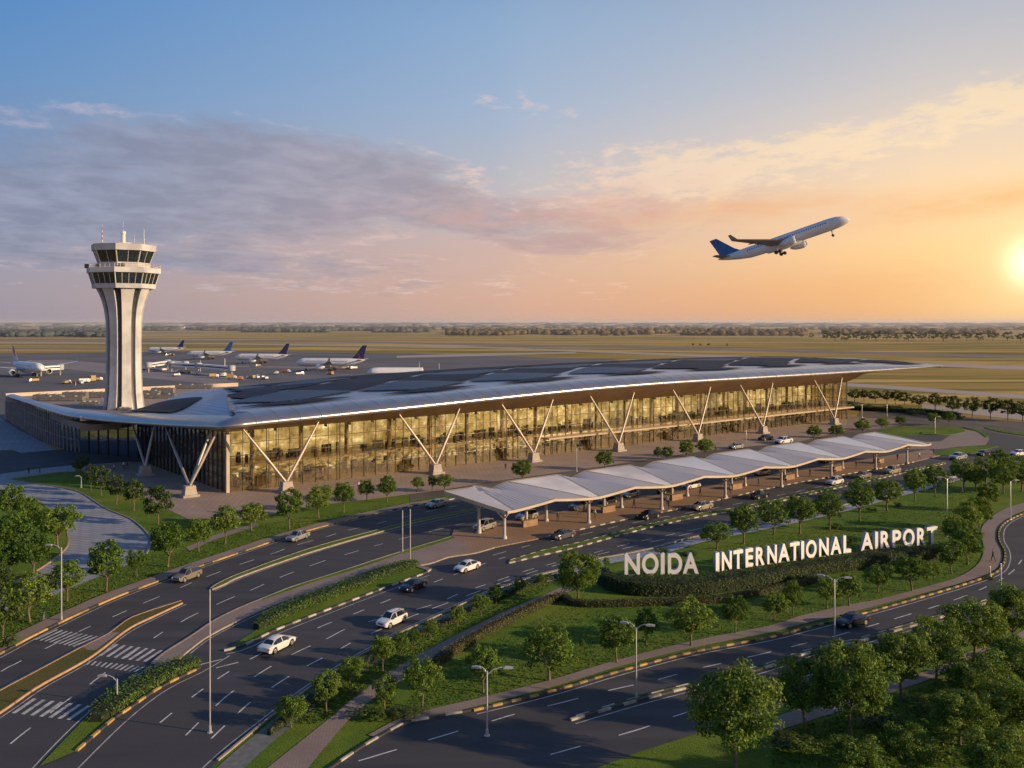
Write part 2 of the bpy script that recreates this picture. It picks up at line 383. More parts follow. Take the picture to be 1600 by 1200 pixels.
strip('taxiway', [(-400, 543), (0, 543), (240, 545)], [(-400, 545), (0, 545.5), (240, 547)], .04, rw, 'grey taxiway at the far left of the field')
strip('taxiway', [(-400, 521), (40, 522), (330, 523)], [(-400, 522), (40, 523), (330, 524)], .04, rwl, 'thin pale track before the left wood')
strip('car_park', [(1440, 632), (1520, 637), (1640, 645), (1900, 660)], [(1440, 638), (1520, 648), (1640, 662), (1900, 685)], .05, rwl, 'pale car park behind the row of trees')
b = MB()
for a0, a1, wd in (((60, 590), (560, 566), .6), ((100, 600), (600, 560), .5), ((330, 572), (560, 575), 7), ((-100, 575), (240, 588), .6), ((0, 566), (600, 549), .6)):
    ribbon(b, resample(GL([a0, a1]), 8), wd, .045)
struct(b.build('apron_lines', rwl), 'painted guide lines on the apron')
struct(sheet('apron_slab', [(40, 563), (100, 562), (190, 570), (330, 584), (400, 592), (330, 600), (200, 588), (90, 575)], .04, surf('apron_patch', (.17, .16, .165), (.22, .20, .20), .03, .9), False), 'pale slab of concrete crossing the apron')

# --- kerb lines shared by roads
K1 = [(-260, 1150), (-120, 1085), (0, 1023), (52, 995), (120, 962), (180, 935), (235, 914), (315, 885), (400, 856), (420, 849), (485, 829), (555, 811), (605, 800), (642, 792), (705, 781), (816, 762), (946, 741), (1073, 722), (1200, 705), (1300, 693), (1400, 683), (1480, 677)]
ELO = [(240, 1290), (340, 1190), (412, 1131), (485, 1075), (555, 1030), (582, 1015), (625, 990), (680, 965), (755, 930), (830, 903), (872, 892), (930, 875), (975, 867), (1030, 855), (1080, 841), (1187, 820), (1278, 800), (1365, 778), (1425, 762), (1500, 742), (1600, 718), (1750, 690)]
struct(sheet('road', K1 + [(1500, 668), (1640, 672), (1850, 676)] + ELO[::-1] + [(-500, 1300)], .04, asphalt, sm=False), 'dark asphalt carriageways before the terminal')
KUP = [(450, 1250), (560, 1172), (632, 1131), (700, 1118), (740, 1112), (855, 1084), (970, 1050), (1085, 1020), (1200, 998), (1255, 984), (1341, 962), (1427, 938), (1514, 912), (1557, 895), (1569, 880), (1570, 862), (1561, 842), (1567, 821), (1600, 803), (1680, 775)]
F2L = [(700, 1290), (1000, 1175), (1206, 1110), (1350, 1065), (1450, 1035), (1540, 992), (1620, 950), (1700, 905), (1780, 850), (1850, 790)]
struct(sheet('road', KUP + F2L[::-1], .045, asphalt, sm=False), 'dark road curving past the lower lawn at right')
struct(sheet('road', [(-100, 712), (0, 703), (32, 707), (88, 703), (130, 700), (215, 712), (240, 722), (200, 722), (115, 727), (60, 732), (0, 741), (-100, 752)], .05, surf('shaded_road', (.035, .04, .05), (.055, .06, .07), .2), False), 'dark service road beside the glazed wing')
struct(sheet('road', [(640, 783), (640, 772), (760, 752), (900, 734), (1100, 703), (1250, 688), (1330, 672), (1345, 640), (1440, 646), (1500, 651), (1600, 660), (1760, 668), (1760, 690), (1600, 684), (1500, 668), (1400, 667), (1330, 683), (1250, 697), (1100, 714), (900, 743), (760, 764)], .047, road_warm, False), 'brown forecourt road between plaza and canopy')
# pavements
def path_(name, pts, z, m, label, sm=True): return struct(sheet(name, pts, z, m, sm), label)
path_('pavement', [(-300, 760), (0, 741), (60, 733), (115, 727), (118, 737), (87, 739), (15, 749), (87, 761), (125, 770), (165, 795), (205, 812), (231, 835), (236, 850), (229, 866), (195, 885), (137, 908), (82, 931), (-20, 962), (-300, 1040)], .06, pave_grey, 'pale blue grey paved drive curving down at left', False)
path_('pavement', [(-200, 640), (2, 654), (30, 672), (88, 703), (32, 708), (20, 703), (-200, 712)], .055, pave_grey, 'pale pavement at the foot of the wing', False)
path_('plaza', [(115, 727), (200, 722), (240, 724), (330, 745), (380, 760), (640, 728), (1320, 650), (1345, 652), (1340, 668), (1250, 690), (1100, 705), (900, 735), (760, 754), (690, 766), (560, 783), (520, 787), (450, 797), (400, 812), (330, 811), (293, 811), (270, 800), (235, 782), (150, 752)], .055, pave_plaza, 'terracotta grey plaza at the foot of the terminal', False)
path_('plaza', [(1325, 651), (1400, 656), (1410, 664), (1350, 673), (1322, 668)], .065, pave_pink, 'pink forecourt beyond the last column', False)
path_('plaza', [(1470, 690), (1488, 678), (1506, 671), (1530, 675), (1546, 686), (1540, 696), (1500, 698), (1470, 702), (1400, 702), (1400, 692)], .07, pave_pink, 'pale pink paved area past the canopy end', False)
path_('pavement', [(290, 856), (330, 838), (400, 818), (405, 822), (335, 844), (296, 861)], .065, pave_pink, 'short footpath across the upper lawn', False)
# left tree island
b = MB(); isl = smooth(GL([(-200, 800), (0, 788), (25, 781), (52, 780), (78, 797), (100, 822), (107, 846), (95, 866), (50, 897), (0, 917), (-200, 990)]), 5)
slab(b, dedup(isl), .05, .16); struct(b.build('lawn_island', grass), 'raised lawn with trees inside the paved bend')
b = MB(); kerb(b, isl, .35, .05, .2, 2.0, 1); struct(b.build('kerb', kerb_p), 'pinkish kerb round the left tree island')
# canopy island
P0 = Vector((-1.2, 148, 0)); av = Vector((.79, .613, 0)); nv = Vector((.613, -.79, 0))
def C(s, t, z=0): return P0 + av*s + nv*t + Vector((0, 0, z))
PUP = [(237, 1039), (257, 1022), (300, 995), (337, 970), (380, 949), (410, 937), (455, 919), (530, 895), (605, 870), (655, 855), (705, 840)]
PLO = [(245, 1042), (265, 1041), (290, 1022), (325, 996), (380, 968), (430, 946), (480, 929), (555, 901), (605, 885), (640, 886), (672, 882), (700, 872), (740, 866), (772, 857), (855, 840), (980, 812), (1080, 792), (1127, 781), (1215, 761), (1320, 742), (1390, 730), (1430, 722)]
back = [C(s, -10.5) for s in (-3, 20, 50, 80, 110, 125)]
isl = dedup(smooth(GL(PUP), 4) + back + [G(1450, 703), G(1470, 712)] + smooth(GL(PLO), 4)[::-1])
b = MB(); slab(b, isl, .04, .18); struct(b.build('traffic_island', pave_brown), 'brown paved island carrying the canopy')
path_('pavement', PUP + [(722, 846), (735, 858), (700, 868), (672, 878), (640, 884)] + PLO[:9][::-1], .19, pave_pink, 'pink footpath tapering to a point at left', False)
kb = MB(); kb2 = MB()
kerb(kb, smooth(GL(PLO[14:]), 6), .35, .04, .24, 1.3)
kerb(kb, smooth(GL([(350, 1018), (380, 1010), (435, 984), (530, 947), (595, 922), (625, 911), (665, 896), (674, 889)]), 6), .35, .04, .24, 1.3)
kerb(kb, smooth(GL([(605, 800), (642, 792), (705, 781), (780, 768), (860, 756)]), 6), .35, .04, .24, 1.3)
kerb(kb, smooth(GL(KUP[:3] + [(640, 1129), (760, 1107)]), 6), .3, .04, .2, 1.6)
struct(kb.build('kerb', [kerb_w, kerb_k]), 'black and white kerb stones')
kb = MB()
K1o = K1[:13]
kerb(kb, smooth(GL(KUP[4:]), 6), .32, .04, .24, 1.0)
kerb(kb, smooth(GL([(120, 1175), (175, 1127), (200, 1110), (250, 1076), (312, 1045)]), 6), .35, .04, .24, 1.2)
struct(kb.build('kerb', [kerb_y, kerb_k]), 'black and yellow kerb stones')
kb = MB()
kerb(kb, smooth(GL(PUP), 6), .3, .04, .22, 3, 1); kerb(kb, smooth(GL(PLO[:14]), 6), .3, .04, .22, 3, 1)
kerb(kb, smooth(GL([(229, 866), (236, 850), (231, 835), (205, 812), (165, 795), (125, 770), (87, 761), (15, 749), (87, 739), (118, 737)]), 6), .3, .04, .2, 3, 1)
kerb(kb, smooth(GL(ELO[1:]), 6), .3, .04, .2, 3, 1)
struct(kb.build('kerb', kerb_c), 'plain concrete kerb')
kb = MB(); kerb(kb, smooth(GL(K1[:13]), 6), .35, .04, .24, 1.8, 4); struct(kb.build('kerb', [kerb_y, kerb_y, kerb_y, kerb_k]), 'mostly yellow kerb stones of the upper carriageway')
# pavements along kerbs
def offset_path(pix, o, step=2): 
    P = resample(smooth(GL(pix), 6), step); N = normals2(P); return [p + n*o for p, n in zip(P, N)]
b = MB(); ribbon(b, offset_path(K1[:15], 0), 2.2, .17, off=-1.3); struct(b.build('pavement', pave_pink), 'narrow grey pink pavement beside the upper kerb')
b = MB(); strip_between(b, smooth(GL([(575, 1150), (640, 1118), (740, 1094), (855, 1065), (970, 1031), (1085, 1002), (1200, 979), (1255, 962), (1341, 943), (1370, 938), (1456, 915), (1500, 901), (1528, 882), (1537, 860), (1533, 830), (1542, 815), (1565, 798), (1600, 786), (1700, 760)])), smooth(GL([(590, 1154), (650, 1128), (740, 1106), (855, 1077), (970, 1042), (1085, 1013), (1200, 990), (1255, 976), (1341, 955), (1427, 932), (1514, 908), (1552, 893), (1564, 880), (1565, 862), (1557, 842), (1563, 822), (1600, 799), (1700, 772)])), .1)
b2 = b; struct(b.build('pavement', pave_pink), 'pink pavement following the lower lawn')
b = MB(); ribbon(b, offset_path(ELO[9:], 0), 2.6, .16, off=2.0); struct(b.build('pavement', pave_grey), 'pale pavement beyond the sign lawn')
b = MB(); ribbon(b, offset_path(ELO[:10], 0), 2.2, .05, off=1.6); struct(b.build('pavement', surf('gravel_strip', (.10, .11, .11), (.16, .17, .16), 1.5)), 'grey gravel strip under the roadside shrubs')
DU = [(400, 1215), (505, 1131), (555, 1090), (605, 1052), (680, 1010), (780, 960), (850, 930), (885, 914)]
DL = [(470, 1215), (540, 1131), (587, 1089), (630, 1062), (680, 1028), (780, 974), (850, 942), (905, 918)]
b = MB(); strip_between(b, smooth(GL(DU)), smooth(GL(DL)), .06); struct(b.build('footpath', pave_pink), 'pink footpath running diagonally through the lawn')
b = MB(); strip_between(b, smooth(GL([(1206, 1122), (1350, 1078), (1387, 1067), (1462, 1044), (1511, 1020), (1571, 1001), (1640, 960)])), smooth(GL([(1206, 1145), (1350, 1100), (1387, 1085), (1462, 1058), (1511, 1032), (1571, 1012), (1640, 975)])), .06); struct(b.build('footpath', pave_pink), 'pink footpath under the lower right trees')
# medians
def median(up, lo, m, label, kbm=None, block=1.3, kl=''):
    P = dedup(smooth(GL(up), 5) + smooth(GL(lo), 5)[::-1]); bb = MB(); slab(bb, P, .04, .2); struct(bb.build('median', m), label)
    if kbm:
        bb = MB(); kerb(bb, smooth(GL(lo), 6), .35 if len(kbm) > 1 else .24, .04, .25, block, len(kbm)); kerb(bb, smooth(GL(up), 6), .2, .04, .25, block, len(kbm)); struct(bb.build('kerb', kbm), kl)
median([(329, 921), (345, 911), (380, 896), (480, 860), (580, 832), (655, 813), (755, 793), (860, 775)], [(331, 923), (350, 915), (380, 901), (480, 866), (580, 836.5), (655, 817), (755, 796), (860, 777)], grass, 'thin grass median between the upper carriageways', [kerb_c], 2, 'pale kerb of the thin median')
median([(283, 941), (230, 958), (200, 970), (170, 992), (125, 1015), (60, 1050), (0, 1082), (-100, 1138), (-250, 1225)], [(285, 944), (240, 965), (200, 985), (140, 1030), (60, 1075), (0, 1116), (-100, 1178), (-250, 1280)], dry, 'olive grass median tapering to a point', [kerb_p], 2, 'orange kerb of the tapering median')
path_('crossing_pad', [(129, 1014), (172, 991), (187, 991), (150, 1018), (138, 1019)], .215, pave_pink, 'small paved pad across the grass median', False)
median([(797, 877), (850, 861), (905, 849), (1000, 824), (1080, 806), (1180, 789), (1285, 765), (1390, 742), (1477, 723)], [(795, 881), (850, 868), (905, 855), (1000, 829), (1080, 811), (1180, 793), (1285, 768.5), (1390, 745), (1477, 725)], grass, 'grass median of the lower carriageway', [kerb_w, kerb_k], 1.2, 'black and white kerb of the lower median')
median([(900, 1122), (999, 1091.5), (1099, 1065.5), (1200, 1039), (1255, 1020), (1341, 1000), (1470, 962), (1542, 939)], [(892, 1127), (999, 1096), (1099, 1070), (1200, 1044), (1255, 1024), (1341, 1004), (1470, 966), (1542, 943)], grass, 'narrow median of the right hand road', [kerb_w, kerb_k], 1.5, 'black and white kerb stones on the right road median')
median([(630, 864), (560, 886), (480, 911), (410, 937)], [(630, 866), (560, 890), (480, 915), (410, 940)], grass, 'thin grass verge beside the pink footpath')
median([(705, 838), (630, 862)], [(712, 842), (630, 868)], grass, 'short grass verge before the canopy')
path_('lawn_strip', [(350, 1018), (387, 994), (417, 974), (480, 949), (555, 918), (605, 896), (655, 884), (670, 890), (625, 910), (530, 946), (435, 983), (380, 1008)], .1, grass, 'grass strip under the long hedge', False)
path_('lawn_strip', [(60, 1200), (125, 1132), (160, 1102), (225, 1062), (282, 1036), (300, 1034), (314, 1040), (250, 1074), (200, 1108), (175, 1125), (120, 1175)], .1, grass, 'grass strip under the short hedge', False)
median([(650, 884), (672, 889)], [(640, 884), (668, 893)], pave_pink, 'paved nose where the hedge strip ends')
median([(1440, 676), (1480, 668), (1504, 669)], [(1440, 679), (1480, 680), (1508, 675)], grass, 'small green island at the far roundabout')
median([(1458, 708), (1500, 699), (1560, 698)], [(1462, 712), (1505, 712), (1552, 700)], grass, 'green wedge between the far roads')
median([(1505, 667), (1530, 672), (1545, 683)], [(1503, 668), (1526, 674), (1541, 684)], grass, 'thin curved verge at the far roundabout')
median([(1540, 668), (1575, 674), (1640, 682)], [(1540, 670), (1572, 677), (1640, 686)], grass, 'thin verge in the far road')
# markings
b = MB()
for pts in ([(-60, 1115), (15, 1050), (66, 1013)],):
    pass
A1L = [(-120, 1128), (0, 1051), (24, 1038), (51, 1024), (79, 1010), (137, 981), (184, 961), (217, 946), (270, 924), (309, 907), (365, 886), (385, 879), (430, 864), (457, 854), (507, 840), (540, 830), (584, 820), (620, 811), (700, 793), (800, 775), (900, 757)]
A2L = [(-60, 1230), (20, 1160), (65, 1125), (116, 1087), (138, 1072), (160, 1055), (247, 993), (270, 980), (302, 962), (361, 935), (389, 924), (427, 907), (457, 895), (512, 875), (550, 864), (602, 849), (700, 824), (800, 800)]
E1L = [(250, 1130), (300, 1090), (350, 1055), (400, 1026), (475, 992), (510, 976), (555, 959), (580, 949), (692, 905), (760, 880), (800, 868)]
E2L = [(290, 1150), (350, 1092), (395, 1060), (420, 1044), (463, 1020), (510, 999), (556, 978), (674, 946), (722, 926), (765, 912), (830, 890), (900, 872), (1000, 846), (1150, 815), (1280, 788)]
E3L = [(330, 1155), (383, 1105), (405, 1089), (440, 1065), (482, 1040), (527, 1017), (561, 999), (640, 965), (720, 935), (800, 905), (860, 886), (930, 868), (1060, 838), (1180, 811)]
F1L = [(560, 1190), (760, 1130), (800, 1118), (880, 1098), (950, 1080), (1030, 1062), (1085, 1047), (1180, 1025), (1262, 1005), (1300, 996), (1406, 965), (1480, 942), (1540, 918), (1580, 895), (1600, 870)]
F2 = [(860, 1180), (1000, 1140), (1060, 1118), (1250, 1060), (1400, 1015), (1480, 990), (1560, 960)]
EM = [(770, 868), (830, 852), (900, 838), (1000, 815), (1090, 799), (1180, 782), (1300, 757), (1400, 738)]
for L, on, off in ((A1L, 3.2, 3.6), (A2L, 3.2, 3.6), (E1L, 2.6, 3.2), (E2L, 3.2, 3.4), (E3L, 3.0, 3.2), (F1L, 3.2, 3.4), (F2, 3.2, 3.6), (EM, 3.2, 4)):
    dashes(b, smooth(GL(L), 8), on, off, .16, .056)
struct(b.build('lane_markings', paint), 'dashed white lane lines')
b = MB()
for L, o in ((K1[:15], .75), (KUP[4:], .7), (ELO[:22], -.6)):
    ribbon(b, offset_path(L, 0, 1.5), .14, .056, off=o)
for L, o in (([(350, 1020), (380, 1012), (435, 986), (530, 949), (595, 924), (625, 913), (665, 898)], .7), ([(60, 1250), (180, 1132), (250, 1078), (312, 1047), (350, 1024)], .7), ([(892, 1127), (999, 1096), (1099, 1070), (1200, 1044), (1255, 1024), (1341, 1004), (1470, 966)], .7),
             ([(-250, 1280), (0, 1116), (60, 1075), (140, 1030), (200, 985), (285, 944)], .6), ([(-250, 1225), (0, 1082), (125, 1015), (230, 958), (283, 941)], -.5), (PLO[2:9], .5), ([(331, 923), (380, 901), (480, 866), (580, 836.5), (755, 796)], .5), ([(240, 1042), (160, 1100), (100, 1155), (40, 1220)], .3)):
    ribbon(b, offset_path(L, 0, 1.5), .13, .056, off=o)
struct(b.build('edge_lines', paint_w), 'thin solid white edge lines')
def zebra(name, quads, label):
    bb = MB()
    for q in quads: bb.face([(p.x, p.y, .06) for p in GL(q)])
    return struct(bb.build(name, paint_w), label)
def bars(a0, a1, b0, b1, n, wd=.42):          # bars between line a (tops) and line b (bottoms)
    out = []
    for i in range(n):
        t0 = i/n; t1 = (i+wd)/n; L = lambda p, q, t: (p[0]+(q[0]-p[0])*t, p[1]+(q[1]-p[1])*t)
        out.append([L(a0, a1, t0), L(a0, a1, t1), L(b0, b1, t1), L(b0, b1, t0)])
    return out
zebra('crosswalk', bars((88, 984), (158, 996), (54, 1000), (120, 1012), 9), 'zebra crossing of the upper left carriageway')
zebra('crosswalk', bars((181, 1007), (262, 1018), (154, 1025), (234, 1036), 7), 'zebra crossing between median and pink footpath')
zebra('crosswalk', bars((140, 1033), (232, 1043), (134, 1039), (215, 1052), 11), 'short worn bars below the middle zebra crossing')
zebra('crosswalk', bars((52, 1092), (150, 1105), (18, 1115), (118, 1127), 7), 'zebra crossing at the lower left corner')
b = MB()
for c_ in ((330, 1035), (355, 1040)): b.box(G(*c_) + Vector((0, 0, .06)), (2.4, .2, .004), R(40))
struct(b.build('stop_line', paint_w), 'faint worn paint by the hedge gap')
# ================================================================== TERMINAL
fascia_m = surf('brushed_fascia', (.38, .37, .38), (.48, .46, .46), .25, .30, metal=.85, stretch=(1, 1, 3))
soffit_m = surf('bronze_soffit', (.26, .17, .11), (.36, .24, .15), .2, .42, metal=.6)
def ribbed(name, c1, c2, rough, metal, pitch, rot=R(38), c3=None, spec=.5):
    m, nt, out = mat(name); p = nt.nodes.new('ShaderNodeBsdfPrincipled')
    v = pos(nt, (1/pitch, 1/pitch, 1/pitch), -rot)
    wv = nt.nodes.new('ShaderNodeTexWave'); wv.wave_type = 'BANDS'; wv.bands_direction = 'X'; wv.inputs['Scale'].default_value = .32; wv.inputs['Distortion'].default_value = 0; lk(nt, v, wv.inputs['Vector'])
    n = noise_n(nt, pos(nt), .06, 4)
    col = ramp(nt, n, [(.35, c1), (.65, c2)])
    col = mixc(nt, M(nt, 'MULTIPLY', wv.outputs['Fac'], .45), col, c3 or tuple(x*.35 for x in c1))
    lk(nt, col, p.inputs['Base Color']); p.inputs['Roughness'].default_value = rough; p.inputs['Metallic'].default_value = metal; p.inputs['Specular IOR Level'].default_value = spec
    bp = nt.nodes.new('ShaderNodeBump'); bp.inputs['Strength'].default_value = .35; bp.inputs['Distance'].default_value = .1; lk(nt, wv.outputs['Fac'], bp.inputs['Height']); lk(nt, bp.outputs[0], p.inputs['Normal'])
    lk(nt, p.outputs[0], out.inputs[0]); return m
roof_m = ribbed('ribbed_roof_metal', (.20, .26, .38), (.32, .40, .54), .32, .55, 1.6)
roof_dark = ribbed('dark_roof_panel', (.013, .016, .030), (.022, .026, .044), .6, .0, 1.3, c3=(.028, .032, .052), spec=.10)
roof_blue = ribbed('blue_roof_panel', (.020, .042, .085), (.032, .062, .115), .5, .0, 1.3, c3=(.045, .075, .13), spec=.2)
flat_m = surf('flat_roof', (.26, .21, .18), (.34, .28, .23), .12, .9, c3=(.20, .17, .16), s3=.05)
parapet_m = surf('parapet', (.50, .40, .30), (.60, .49, .37), .3, .8)
steel = surf('pale_steel', (.36, .31, .26), (.44, .38, .32), .4, .45, metal=.3)
mull_m = surf('mullion', (.035, .032, .028), (.06, .052, .042), .5, .5, metal=.4)
conc = surf('concrete_pier', (.30, .26, .23), (.40, .35, .30), .8, .85)
ledge_m = surf('ledge', (.36, .28, .19), (.44, .34, .23), .5, .6)
def glassmat(name, tint, refl, base_refl=.25, rough=.02):
    m, nt, out = mat(name)
    tr = nt.nodes.new('ShaderNodeBsdfTransparent'); tr.inputs[0].default_value = (*tint, 1)
    gl = nt.nodes.new('ShaderNodeBsdfGlossy'); gl.inputs[0].default_value = (*refl, 1); gl.inputs['Roughness'].default_value = rough
    bp = nt.nodes.new('ShaderNodeBump'); bp.inputs['Strength'].default_value = .12; bp.inputs['Distance'].default_value = .6
    lk(nt, noise_n(nt, pos(nt), .28, 3), bp.inputs['Height']); lk(nt, bp.outputs[0], gl.inputs['Normal'])
    lw = nt.nodes.new('ShaderNodeLayerWeight'); lw.inputs[0].default_value = .35
    f = M(nt, 'MULTIPLY_ADD', lw.outputs['Fresnel'], .7, base_refl, clamp=True)
    mx = nt.nodes.new('ShaderNodeMixShader'); lk(nt, f, mx.inputs[0]); lk(nt, tr.outputs[0], mx.inputs[1]); lk(nt, gl.outputs[0], mx.inputs[2])
    lk(nt, mx.outputs[0], out.inputs[0]); return m
glass_gold = glassmat('gold_glass', (.93, .86, .68), (1.0, .88, .66), .17)
glass_dark = glassmat('dark_blue_glass', (.07, .09, .11), (.45, .55, .65), .12)
# interior light painted on: hall wall glows itself, dark patches as furniture and openings
m, nt, out = mat('glowing_hall_wall')
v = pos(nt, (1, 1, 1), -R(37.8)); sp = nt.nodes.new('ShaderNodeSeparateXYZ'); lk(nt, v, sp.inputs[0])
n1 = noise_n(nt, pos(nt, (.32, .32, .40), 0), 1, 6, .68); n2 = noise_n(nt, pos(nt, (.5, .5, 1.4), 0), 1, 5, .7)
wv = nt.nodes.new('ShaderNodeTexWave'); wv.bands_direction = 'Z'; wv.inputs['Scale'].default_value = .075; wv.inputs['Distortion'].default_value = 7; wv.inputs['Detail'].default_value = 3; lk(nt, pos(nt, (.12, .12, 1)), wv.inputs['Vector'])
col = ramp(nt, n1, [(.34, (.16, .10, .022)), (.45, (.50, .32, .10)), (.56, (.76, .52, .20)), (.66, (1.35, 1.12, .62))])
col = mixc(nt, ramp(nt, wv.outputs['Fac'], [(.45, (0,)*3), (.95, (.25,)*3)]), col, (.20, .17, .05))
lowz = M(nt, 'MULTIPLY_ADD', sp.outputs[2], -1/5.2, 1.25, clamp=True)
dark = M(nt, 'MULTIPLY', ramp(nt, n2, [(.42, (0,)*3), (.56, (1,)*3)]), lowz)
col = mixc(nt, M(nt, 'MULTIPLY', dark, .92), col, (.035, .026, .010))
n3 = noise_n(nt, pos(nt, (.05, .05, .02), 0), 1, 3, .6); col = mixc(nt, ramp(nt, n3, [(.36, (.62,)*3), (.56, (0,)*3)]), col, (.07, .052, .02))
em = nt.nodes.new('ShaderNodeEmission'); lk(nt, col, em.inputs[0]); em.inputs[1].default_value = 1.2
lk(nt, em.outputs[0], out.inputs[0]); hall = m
hall_floor = surf('hall_floor', (.34, .25, .15), (.44, .33, .20), .4, .35)
furn = surf('hall_furniture', (.03, .025, .02), (.10, .08, .05), 1.5, .6)

P1 = Vector((-60, 188.8, 0)); ba = Vector((.7897, .6135, 0)); bn = Vector((.6135, -.7897, 0))
def B(s, t, z=0): return P1 + ba*s + bn*t + Vector((0, 0, z))
S_END = 233.0
term = thing('terminal_building', 'long glass fronted airport terminal under one sweeping metal roof on V shaped columns', 'airport terminal', tuple(P1))
# ---- roof outline
Epix = [(9, 619, 9.8), (24, 623.5, 10.0), (50, 632, 10.4), (72, 640, 10.6), (100, 648.5, 10.8), (125, 652.5, 11.0), (160, 657, 11.3), (205, 660.5, 12.0), (250, 663.5, 12.8), (300, 666, 13.7), (342, 667.5, 14.6)]
Ew = [G(x, y, z) for x, y, z in Epix]
def eave_z(s):
    k = [(-4, 14.9), (20, 15.6), (42, 16.2), (80, 17.5), (115, 18.3), (170, 18.2), (220, 18.1), (262, 18.2), (289, 18.4)]
    for (a, za), (b_, zb) in zip(k, k[1:]):
        if s <= b_: return za + (zb-za)*(s-a)/(b_-a)
    return k[-1][1]
Wing = resample(smooth(Ew, 6), n=60)
def eave_s(s): return sum(eave_z(s + d) for d in range(-24, 25, 4))/13 if s > 20 else eave_z(s)*(1-max(0, s)/20) + sum(eave_z(s + d) for d in range(-24, 25, 4))/13*max(0, s)/20
Front = [B(s, 8, eave_s(s)) for s in [-4.2 + (289+4.2)*k/120 for k in range(1, 121)]]
# round the corner a little
F_all = Wing + Front
Cidx = len(Wing) - 1
N2 = normals2(F_all)
# inward normal should point away from the viewer (into the building)
Nin = []
for i, (p, n) in enumerate(zip(F_all, N2)):
    Nin.append(-n if True else n)
if (Nin[100].y < 0): Nin = [-n for n in Nin]
def wsc(i):                                   # size of the nose: slim on the wing, full along the front
    t = min(1, max(0, (i - 15) / 45.0)); return .30 + .70*t
def endt(i):
    j = len(F_all) - 1 - i; return min(1, .12 + j/26.0)
prof = [(6.5, 1.55), (4.6, 1.6), (3.0, 1.45), (1.6, 1.15), (.6, .7), (.1, .25), (0, -.05), (.15, -.35)]
rows = []
for i, (p, n) in enumerate(zip(F_all, Nin)):
    k = wsc(i)*endt(i)*1.3; rows.append([p + n*(d*k) + Vector((0, 0, z*k)) for d, z in prof])
fb = MB(); fb.quadgrid(rows)
fas = fb.build('fascia', fascia_m, term, smooth=True)
# panel joints of the fascia
jm = surf('joint', (.10, .09, .09), (.14, .13, .12))
for i in range(Cidx+3, len(rows)-3, 2):
    r = rows[i]; n = Nin[i]; jb = MB()
    up = Vector((0, 0, .02)) - n*.02; d = ba*.06
    jb.quadgrid([[q+up-d for q in r[1:]], [q+up+d for q in r[1:]]])
    jb.build('panel_joint', jm, fas)
# ---- facade, soffit
def top_z(s): return 12.8 + .9*s/S_END
wallbase = [(-186, 330), (-156.5, 290), (-132, 259), (-119, 246.5)]
wallpts = [Vector((x, y, 0)) for x, y in wallbase]
inner = []
side = [Vector((-98.9, 237, 0)), Vector((-89.6, 224, 0)), P1.copy()]
for i in range(len(F_all)):
    if i <= Cidx:
        t = i/Cidx
        path2 = wallpts + side
        inner.append((t, None))
    else: inner.append((None, None))
wp = resample(smooth(wallpts, 6), n=34) + resample([wallpts[-1]] + side, n=Cidx+1-34+1)[1:]
sb = MB(); srows = []
for i, p in enumerate(F_all):
    lip = rows[i][-1]
    if i <= Cidx:
        q = wp[min(i, len(wp)-1)]; z = min(lip.z - .3, 9.6 + (12.8-9.6)*max(0, (i-30))/(Cidx-30)) if i > 30 else lip.z - .25
        q = Vector((q.x, q.y, z))
    else:
        s = (p - P1).dot(ba)
        if s <= S_END: q = B(max(0, s), 0, top_z(s))
        else:
            u = (s-S_END)/(289-S_END); q = B(S_END + (s-S_END)*.9, -28*math.sin(u*math.pi), 13.7 + 4.6*u)
    srows.append([lip, lip.lerp(q, .5) + Vector((0, 0, -.25)), q])
sb.quadgrid(srows); sb.build('soffit', soffit_m, term, smooth=True)
# ---- roof skin
Bpix = [(125, 651.5, 11.3, 0), (160, 648, 11.6, .04), (215, 640, 12.2, .08), (260, 625, 14.0, .13), (290, 611, 15.6, .18), (380, 604, 17.0, .26), (470, 594.5, 18.5, .33), (560, 586.5, 19.3, .41), (700, 577.5, 19.8, .52), (870, 568.5, 20.0, .63), (1000, 562.5, 20.1, .73), (1150, 558, 20.1, .87), (1300, 559, 20.4, 1.0)]
Bw = [(p, G(x, y, z)) for x, y, z, p in Bpix]
def back_at(p):
    for (a, wa), (b_, wb) in zip(Bw, Bw[1:]):
        if p <= b_: return wa.lerp(wb, (p-a)/(b_-a))
    return Bw[-1][1]
L0i = min(range(len(Wing)), key=lambda i: (Wing[i]-Ew[5]).length)
idx = list(range(L0i, len(F_all)))
def pf(i):
    if i <= Cidx: return .22*(i-L0i)/(Cidx-L0i)
    return .22 + .78*(i-Cidx)/(len(F_all)-1-Cidx)
NQ = 26
bk = [back_at(pf(i)) for i in idx]
bks = [sum((bk[max(0, min(len(bk)-1, j+d))] for d in range(-3, 4)), Vector())/7 for j in range(len(bk))]; bks[0] = bk[0]; bks[-1] = bk[-1]
def roofpt(j, q):
    a = rows[idx[j]][0]; b_ = bks[j]; p = a.lerp(b_, q)
    L = (b_ - a).length
    und = .22*math.sin(j*.42)*math.sin(q*math.pi*2.0)*min(1, L/50)
    p.z += math.sin(q*math.pi)*min(1.1, L*.012) + und
    return p
rb = MB(); rb.quadgrid([[roofpt(j, k/NQ) for k in range(NQ+1)] for j in range(len(idx))])
roof = rb.build('roof', roof_m, term, smooth=True)
# right hand edge of the roof: rim closing the surface
eb = MB(); r0 = [roofpt(len(idx)-1, k/NQ) for k in range(NQ+1)]
eb.quadgrid([r0, [p + Vector((0, 0, -.9)) for p in r0]]); 
r1 = [roofpt(j, 1) for j in range(len(idx))]
eb.quadgrid([r1, [p + Vector((0, 0, -1.1)) for p in r1]])
eb.build('roof_rim', fascia_m, roof)
